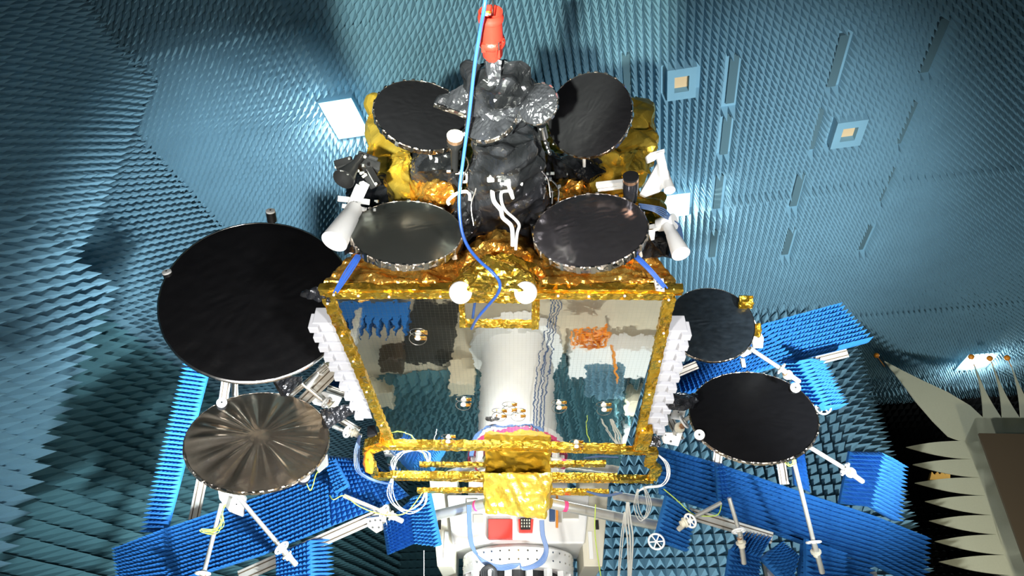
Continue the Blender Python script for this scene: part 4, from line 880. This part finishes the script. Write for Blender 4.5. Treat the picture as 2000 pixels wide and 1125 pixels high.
def strut(p0, p1, wheel, collar, end, label, r=.028, wr=.085):
    """adjustable support rod with handwheel and collar"""
    A, B = P(*p0), P(*p1); t = thing('support_strut', label, 'strut', (A + B) / 2, 'adjustable rods holding the reflectors'); WLOC[t.name] = V(t.location)
    d = (B - A).normalized()
    MB().cyl(A, B, r, n=14).build('rod', M['alu'], t, smooth=True)
    ax = (d * .55 - ((A + B) / 2 - CAM).normalized() * .8).normalized() if wheel and len(wheel) > 3 else (d + (CAM - B).normalized() * .7).normalized()
    W = P(*wheel[:3]); b = MB(); b.torus(W, ax, wr, .014, 28, 8); u, v, _ = basis(ax)
    for k in range(3):
        a = k * math.pi / 3; e = u * math.cos(a) + v * math.sin(a); b.cyl(W - e * wr, W + e * wr, .010, n=6)
    b.build('handwheel', M['white'], t, smooth=True)
    MB().cyl(W - ax * .02, W + ax * .02, .03, n=12).build('hub', M['white'], t, smooth=True)
    Cc = P(*collar); b = MB(); b.lathe(Cc - d * .03, d, [(.036, -.04), (.036, -.005), (.066, 0), (.066, .022), (.046, .025), (.046, .07), (.03, .075)], 20); b.build('collar', M['cream'], t, smooth=True)
    MB().cyl(Cc - d * .09, Cc - d * .045, .036, n=14).build('copper_band', M['ltan'], t, smooth=True)
    E = P(*end); MB().cyl(B, E, r * 1.25, n=14).build('lower_rod', M['alu'], t, smooth=True)
    return t
strut((458, 962, 8.1), (548, 1068, 8.2), (550, 1070, 8.15), (562, 1086, 8.25), (578, 1103, 8.3), 'silver strut slanting right from the bronze reflector')
strut((433, 985, 8.1), (399, 1115, 8.2), (396, 1120, 8.15), (394, 1135, 8.2), (388, 1160, 8.3), 'silver strut hanging left below the bronze reflector')
strut((671, 968, 8.6), (748, 1000, 8.7), (750, 1000, 8.65), (766, 1008, 8.7), (786, 1018, 8.8), 'short silver strut pointing right at the bottom left')
strut((1566, 864, 7.85), (1648, 914, 8.3), (1650, 916, 8.3), (1663, 924, 8.35), (1684, 940, 8.45), 'silver strut right of the lower right reflector')
strut((1547, 888, 8.0), (1589, 1058, 8.3), (1589, 1059, 8.3), (1594, 1080, 8.35), (1606, 1118, 8.4), 'long silver strut hanging from the lower right reflector')
strut((1424, 972, 8.5), (1446, 1045, 8.5), (1443, 1037, 8.5), (1448, 1063, 8.5), (1453, 1100, 8.6), 'vertical silver strut beside the narrow blue strip')
strut((1408, 982, 8.5), (1352, 1012, 8.4), (1348, 1017, 8.35), (1335, 1022, 8.4), (1325, 1034, 8.5), 'short silver strut pointing left over the dark blue panel')
strut((1464, 680, 8.1), (1522, 718, 8.4), (1526, 720, 8.4), (1540, 733, 8.5), (1560, 745, 8.6), 'silver strut under the mottled reflector', wr=.07)
strut((1362, 806, 8.0), (1336, 822, 8.3), (1336, 824, 8.2), (1326, 836, 8.3), (1305, 860, 8.5), 'silver strut left of the lower right reflector', wr=.08)
strut((590, 748, 8.5), (634, 785, 8.6), (638, 786, 8.55), (650, 793, 8.6), (658, 798, 8.7), 'cream strut between the two left reflectors', wr=.075)
strut((650, 832, 8.6), (676, 843, 8.6), (679, 843, 8.55), (693, 846, 8.6), (705, 852, 8.7), 'short strut under the foil boom at the left', wr=.07)
strut((600, 756, 8.4), (628, 722, 8.5), (626, 726, 8.5), (634, 716, 8.6), (640, 710, 8.7), 'cream strut under the right rim of the big reflector', r=.04, wr=.05)
for x, y, D, lb in ((1282, 1058, 8.5, 'loose white handwheel under the dark blue panel'), (1608, 795, 9.3, 'white handwheel peeping below the folded blue panel')):
    t = thing('handwheel', lb, 'handwheel', P(x, y, D)); WLOC[t.name] = V(t.location); b = MB(); ax = (FW + RT * .3).normalized(); b.torus(P(x, y, D), ax, .1, .013, 28, 8); u, v, _ = basis(ax)
    for k in range(3): a = k * math.pi / 3; e = u * math.cos(a) + v * math.sin(a); b.cyl(P(x, y, D) - e * .1, P(x, y, D) + e * .1, .009, n=6)
    b.build('wheel', M['white'], t, smooth=True)

# ================================================================== red canister, cables
t = thing('red_canister', 'red metal canister above the black foil tower head', 'canister', P(962, 75, 4.6)); WLOC[t.name] = V(t.location)
p0 = P(963, 118, 4.74); ax = (P(958, 24, 4.42) - p0).normalized(); Lc = (P(958, 24, 4.42) - p0).length
b = MB(); k = Lc / 94
b.lathe(p0, ax, [(.046, 0), (.052, 2 * k), (.052, 8 * k), (.072, 12 * k), (.076, 30 * k), (.092, 33 * k), (.097, 38 * k), (.092, 43 * k), (.080, 46 * k), (.078, 78 * k), (.088, 80 * k), (.09, 86 * k), (.084, 88 * k), (.084, 95 * k), (.076, 95 * k), (.072, 60 * k), (.002, 60 * k)], 40)
b.build('shell', M['red'], t, smooth=True)
b = MB(); b.bar(P(944, 85, 4.55), P(945, 100, 4.6), .03, .03); b.bar(P(974, 85, 4.5), P(974, 112, 4.6), .018, .02); b.bar(P(970, 96, 4.5), P(969, 112, 4.6), .012, .02); b.build('lug', M['red'], t)
b = MB(); b.cyl(P(974, 82, 4.48), P(974, 98, 4.52), .006); b.cyl(P(963, 8, 4.3), P(963, 30, 4.45), .006); b.build('pin', M['steel'], t)
b = MB(); b.obox(P(953, 28, 4.47), RT * .022, ax * .003, ax.cross(RT) * .012); b.build('plate', M['white'], t)
b = MB(); b.obox(P(954, 24, 4.47), RT * .018, ax * .003, ax.cross(RT) * .008); b.build('yellow_label', mat('yellow', (.9, .6, .05)), t)
b = MB()
for i in range(16):
    a = 2 * math.pi * i / 16; u, v, _ = basis(ax); e = u * math.cos(a) + v * math.sin(a); b.cyl(p0 + ax * 42 * k + e * .088, p0 + ax * 45 * k + e * .088, .005, n=6)
b.build('flange_bolt', M['steel'], t, kind='stuff')
MB().tube([P(963, 12, 4.3), P(961, -20, 4.2), P(960, -70, 4.1), V((P(960, -70, 4.1).x, P(960, -70, 4.1).y, 13.6))], .006, 6, 1).build('hoist_wire', M['blackp'], label='thin black wire rising from the red canister', cat='wire')
top = P(948, 0, 4.15)
MB().tube([V((top.x + .05, top.y, 13.7)), V((top.x + .04, top.y, 8.5)), top + V((.02, 0, .6)), top, P(938, 60, 4.4), P(927, 130, 4.6), P(917, 220, 4.85), P(905, 310, 5.1), P(897, 380, 5.2), P(900, 440, 5.25), P(912, 478, 5.25), P(935, 508, 5.2), P(962, 532, 5.15), P(976, 552, 5.2), P(972, 574, 5.35), P(952, 598, 5.6), P(932, 622, 5.85), pan(921, 642, .01)], .0135, 10).build('blue_cable', M['bluec'], smooth=True, label='blue cable hanging down in front of the satellite', cat='cable')
# navy loop cables under the gold box
b = MB()
for i in range(5):
    o = (i - 2) * 1.6; f = (i - 2) * 2.2
    b.tube([P(916 + o, 986, 8.85), P(917 + o, 1030, 8.8), P(922 + o, 1066, 8.75), P(940 + o * .6, 1094 + f, 8.7), P(970, 1108 + f, 8.7), P(1000, 1106 + f, 8.7), P(1016, 1101, 8.7)], .010, 6)
b.build('cable_loop', M['navy'], smooth=True, label='bundle of navy cables looping down left of the red box', cat='cable')
b = MB()
for i in range(5):
    o = (i - 2) * 1.6; f = (i - 2) * 2
    b.tube([P(1058 + o, 1016, 8.85), P(1060 + o, 1045, 8.8), P(1067 + o, 1072, 8.75), P(1060 + o, 1094 + f, 8.7), P(1042, 1106 + f, 8.7), P(1020, 1110 + f * .5, 8.7), P(1016, 1101, 8.7)], .010, 6)
b.build('cable_loop', M['navy'], smooth=True, label='bundle of navy cables looping down right of the red connector box', cat='cable')
b = MB()
for i in range(4): b.tube([P(940 + i * 4, 1126, 8.6), P(942 + i * 3, 1112 + i, 8.6), P(955, 1104 + i * 2, 8.6), P(968 - i * 2, 1112, 8.6), P(970 - i * 3, 1130, 8.6)], .014, 6)
b.build('cable_coil', M['blackp'], smooth=True, label='coil of black cable at the bottom of the drum', cat='cable')
def cable(pts, r, m, label, n=1, spread=3, name='cable'):
    b = MB()
    for i in range(n):
        dx, dy = ((i - (n - 1) / 2) * spread, random.uniform(-spread, spread)) if n > 1 else (0, 0)
        b.tube([P(x + dx * (.3 if j in (0, len(pts) - 1) else 1), y + dy * (0 if j in (0, len(pts) - 1) else 1), d) for j, (x, y, d) in enumerate(pts)], r, 6)
    return b.build(name, M[m], smooth=True, label=label, cat='cable')
cable([(440, 985, 8.1), (432, 1000, 8.1), (434, 1025, 8.1), (418, 1036, 8.1), (393, 1036, 8.1), (405, 1042, 8.1), (424, 1038, 8.1), (436, 1010, 8.1)], .0045, 'yg', 'green-yellow wire coiled on the left strut', 3, 3)
cable([(632, 910, 8.3), (618, 925, 8.3), (612, 945, 8.3), (606, 958, 8.3), (598, 942, 8.3)], .006, 'yg', 'thin green wire at the lower right of the bronze reflector')
cable([(644, 968, 8.5), (652, 976, 8.4), (672, 968, 8.5), (700, 988, 8.5), (735, 1002, 8.5), (765, 1006, 8.5), (795, 1000, 8.6), (825, 962, 8.8)], .007, 'yg', 'long green-yellow wire along the short left strut')
cable([(1540, 880, 8.0), (1533, 896, 7.95), (1540, 908, 7.9), (1551, 905, 7.9), (1548, 890, 7.95), (1538, 882, 8.0)], .005, 'yg', 'green-yellow wire bunch on the long right strut', 3, 3)
cable([(1296, 955, 8.8), (1320, 975, 8.7), (1350, 1002, 8.6), (1375, 1008, 8.6), (1402, 1005, 8.6), (1409, 985, 8.5)], .007, 'yg', 'green-yellow wire over the right blue panels')
cable([(1163, 985, 8.6), (1162, 1040, 8.6), (1168, 1090, 8.6), (1176, 1140, 8.6)], .007, 'yg', 'yellow wire hanging straight right of the positioner')
cable([(766, 935, 8.9), (762, 965, 8.85), (775, 990, 8.8), (800, 1000, 8.8), (825, 985, 8.8), (832, 960, 8.9)], .0055, 'white', 'white wires looping under the gold frame at the left', 4, 4)
cable([(1285, 888, 8.6), (1302, 905, 8.6), (1305, 930, 8.6), (1292, 948, 8.6), (1262, 952, 8.7), (1246, 960, 8.7)], .006, 'white', 'white wires looping beside the gold frame at the right', 4, 2)
cable([(1246, 955, 8.7), (1242, 985, 8.7), (1250, 1010, 8.7), (1260, 1012, 8.7), (1268, 985, 8.7), (1258, 950, 8.7)], .006, 'straps', 'clear tube loops on the right silver tube', 3, 4)
cable([(703, 850, 8.4), (697, 880, 8.4), (698, 915, 8.4), (712, 930, 8.4), (740, 942, 8.5), (765, 945, 8.7)], .008, 'navy', 'navy wires hanging left of the gold frame', 4, 3)
cable([(1226, 980, 8.7), (1227, 1020, 8.7), (1231, 1060, 8.7), (1229, 1150, 8.7)], .012, 'straps', 'translucent strap bundle hanging from the right tube', 3, 5, 'strap')
cable([(1220, 1000, 8.7), (1214, 1060, 8.7), (1206, 1150, 8.7)], .008, 'straps', 'thin twisted strap left of the translucent bundle', 2, 4, 'strap')
cable([(1146, 960, 8.8), (1170, 967, 8.8), (1190, 968, 8.8), (1215, 962, 8.8)], .012, 'navy', 'dark cable under the right gold strip', 3, 2)
cable([(828, 1075, 8.9), (828, 1150, 8.9)], .005, 'white', 'thin white cord hanging below the blue wing')
crinkled('orange_bag', [P(x, y, d) for x, y, d in ((711, 882, 8.3), (722, 878, 8.3), (732, 905, 8.3), (728, 925, 8.3), (714, 922, 8.3), (708, 905, 8.3), (720, 900, 8.2), (722, 905, 8.45))], M['orangep'], None, .03, .02, 5, 77, smooth=True, label='small orange bag hanging at the left gold frame corner', cat='bag')
# stands carrying the frames, below the picture
for x, y, D, lb in ((300, 1125, 9.1, 'stand post under the left blue panels'), (590, 1110, 9.0, 'stand post under the middle left blue panel'), (1500, 1100, 9.3, 'stand post under the right blue panels'), (1700, 1118, 9.6, 'stand post at the right end of the blue row')):
    p = P(x, y, D); MB().bar(p, V((p.x, p.y, FZ)), .12, .12, (0, 1, 0)).build('stand_post', M['alu'], label='aluminium ' + lb, cat='post')
# ================================================================== floor gear that the mirror underside shows
pn = sb
def refl(x, y, z=FZ):                              # floor point seen in the mirror at (x, y)
    o = pan(x, y); d = (o - CAM).normalized(); r = d - pn * 2 * d.dot(pn); return o + r * ((z - o.z) / r.z)
def floor_box(x0, x1, y, hgt, dep, m, name, label, cat, bevel=.02):
    """box standing on the floor whose mirror image spans x0..x1 with its front foot at y"""
    a = refl(x0, y); c = refl(x1, y); m_ = (a + c) / 2; w_ = (c - a).length
    b = MB(); b.obox(V((m_.x, m_.y + dep / 2, FZ + hgt / 2)), RT * w_ / 2, V((0, dep / 2, 0)), V((0, 0, hgt / 2)))
    return b.build(name, M[m], bevel=bevel, label=label, cat=cat)
M['beige'] = mat('beige_vinyl', (.55, .49, .36), .5, var=.15, vscale=3)
M['sand'] = mat('sand_paint', (.75, .68, .5), .5, var=.1)
p = refl(730, 600)
g = quadgrid(refl(655, 618) + V((0, 0, .35)), refl(805, 610) + V((0, 0, .35)), refl(805, 582) + V((0, 0, .5)), refl(655, 585) + V((0, 0, .5)), 9, 4)
pyramids('floor_absorber', g, .3, M['foam_blue'], base=.3, flip=bool(np.cross(g[1, 1] - g[0, 0], g[0, 1] - g[1, 0])[2] < 0), label='bright blue spiked block mirrored in the top left of the mirror', cat='absorber panel')
g = quadgrid(refl(1140, 745), refl(1215, 748), refl(1215, 685), refl(1140, 682), 5, 7); g = g + np.array([0, 0, .4])
pyramids('floor_absorber', g, .12, M['foam'], base=.38, flip=bool(np.cross(g[1, 1] - g[0, 0], g[0, 1] - g[1, 0])[2] < 0), label='blue-grey absorber block mirrored right of the white mast', cat='absorber panel')
floor_box(705, 770, 735, .5, .5, 'sand', 'floor_crate', 'sand coloured crate mirrored in the left of the mirror', 'crate')
q = [refl(x, y) for x, y in ((775, 705), (880, 710), (900, 590), (812, 582))]
MB().prism(q, V((0, 0, .04))).build('floor_mat', mat('dark_mat', (.05, .045, .035), .5, var=.4), label='dark flat mat mirrored in the upper left of the mirror', cat='mat')
floor_box(745, 790, 668, .5, .4, 'brown', 'storage_chest', 'dark brown chest mirrored beside the dark mat', 'chest')
floor_box(880, 930, 700, .7, .4, 'sand', 'floor_cabinet', 'pale cabinet mirrored just left of the white mast', 'cabinet')
floor_box(700, 900, 752, .05, .5, 'sand', 'floor_board', 'pale floor board mirrored along the absorber edge at the left', 'board')
floor_box(1112, 1290, 655, .4, .9, 'white', 'floor_case', 'white equipment case mirrored in the upper right of the mirror', 'case')
floor_box(1220, 1280, 745, .6, .5, 'sand', 'floor_cabinet', 'pale cabinet mirrored at the right edge of the mirror', 'cabinet')
floor_box(1215, 1250, 815, .5, .5, 'white', 'floor_stand_box', 'white box mirrored low on the right among the floor spikes', 'box')
b = MB()
for i in range(14):
    q = [refl(1112 + random.uniform(0, 75), 600 + random.uniform(0, 38)) + V((0, 0, .5 + random.uniform(0, .2))) for _ in range(5)]; b.tube(q, .02, 6)
b.build('cable_heap', M['orangep'], smooth=True, label='heap of orange cable mirrored in the upper right of the mirror', cat='cable')
b = MB(); b.tube([refl(1190, 640) + V((0, 0, .5)), refl(1198, 700) + V((0, 0, .5)), refl(1202, 760) + V((0, 0, .1))], .03); b.build('orange_lead', M['orangep'], smooth=True, label='single orange lead running down from the mirrored heap', cat='cable')
b = MB()
for i in range(4):
    o = i * 5; b.tube([V((DC.x + .25 + i * .05, DC.y - .93, zt - .6)), V((DC.x + .3 + i * .06, DC.y - 1.0, 2.2)), V((DC.x + .42 + i * .06 + .04 * (i % 2), DC.y - .98, 1.2)), V((DC.x + .6 + i * .05, DC.y - .99, FZ + .4)), V((DC.x + .7 + i * .06, DC.y - 1.35, FZ + .03))], .012, 6)
b.build('mast_cable', M['navy'], smooth=True, label='navy cables running down the white mast', cat='cable')
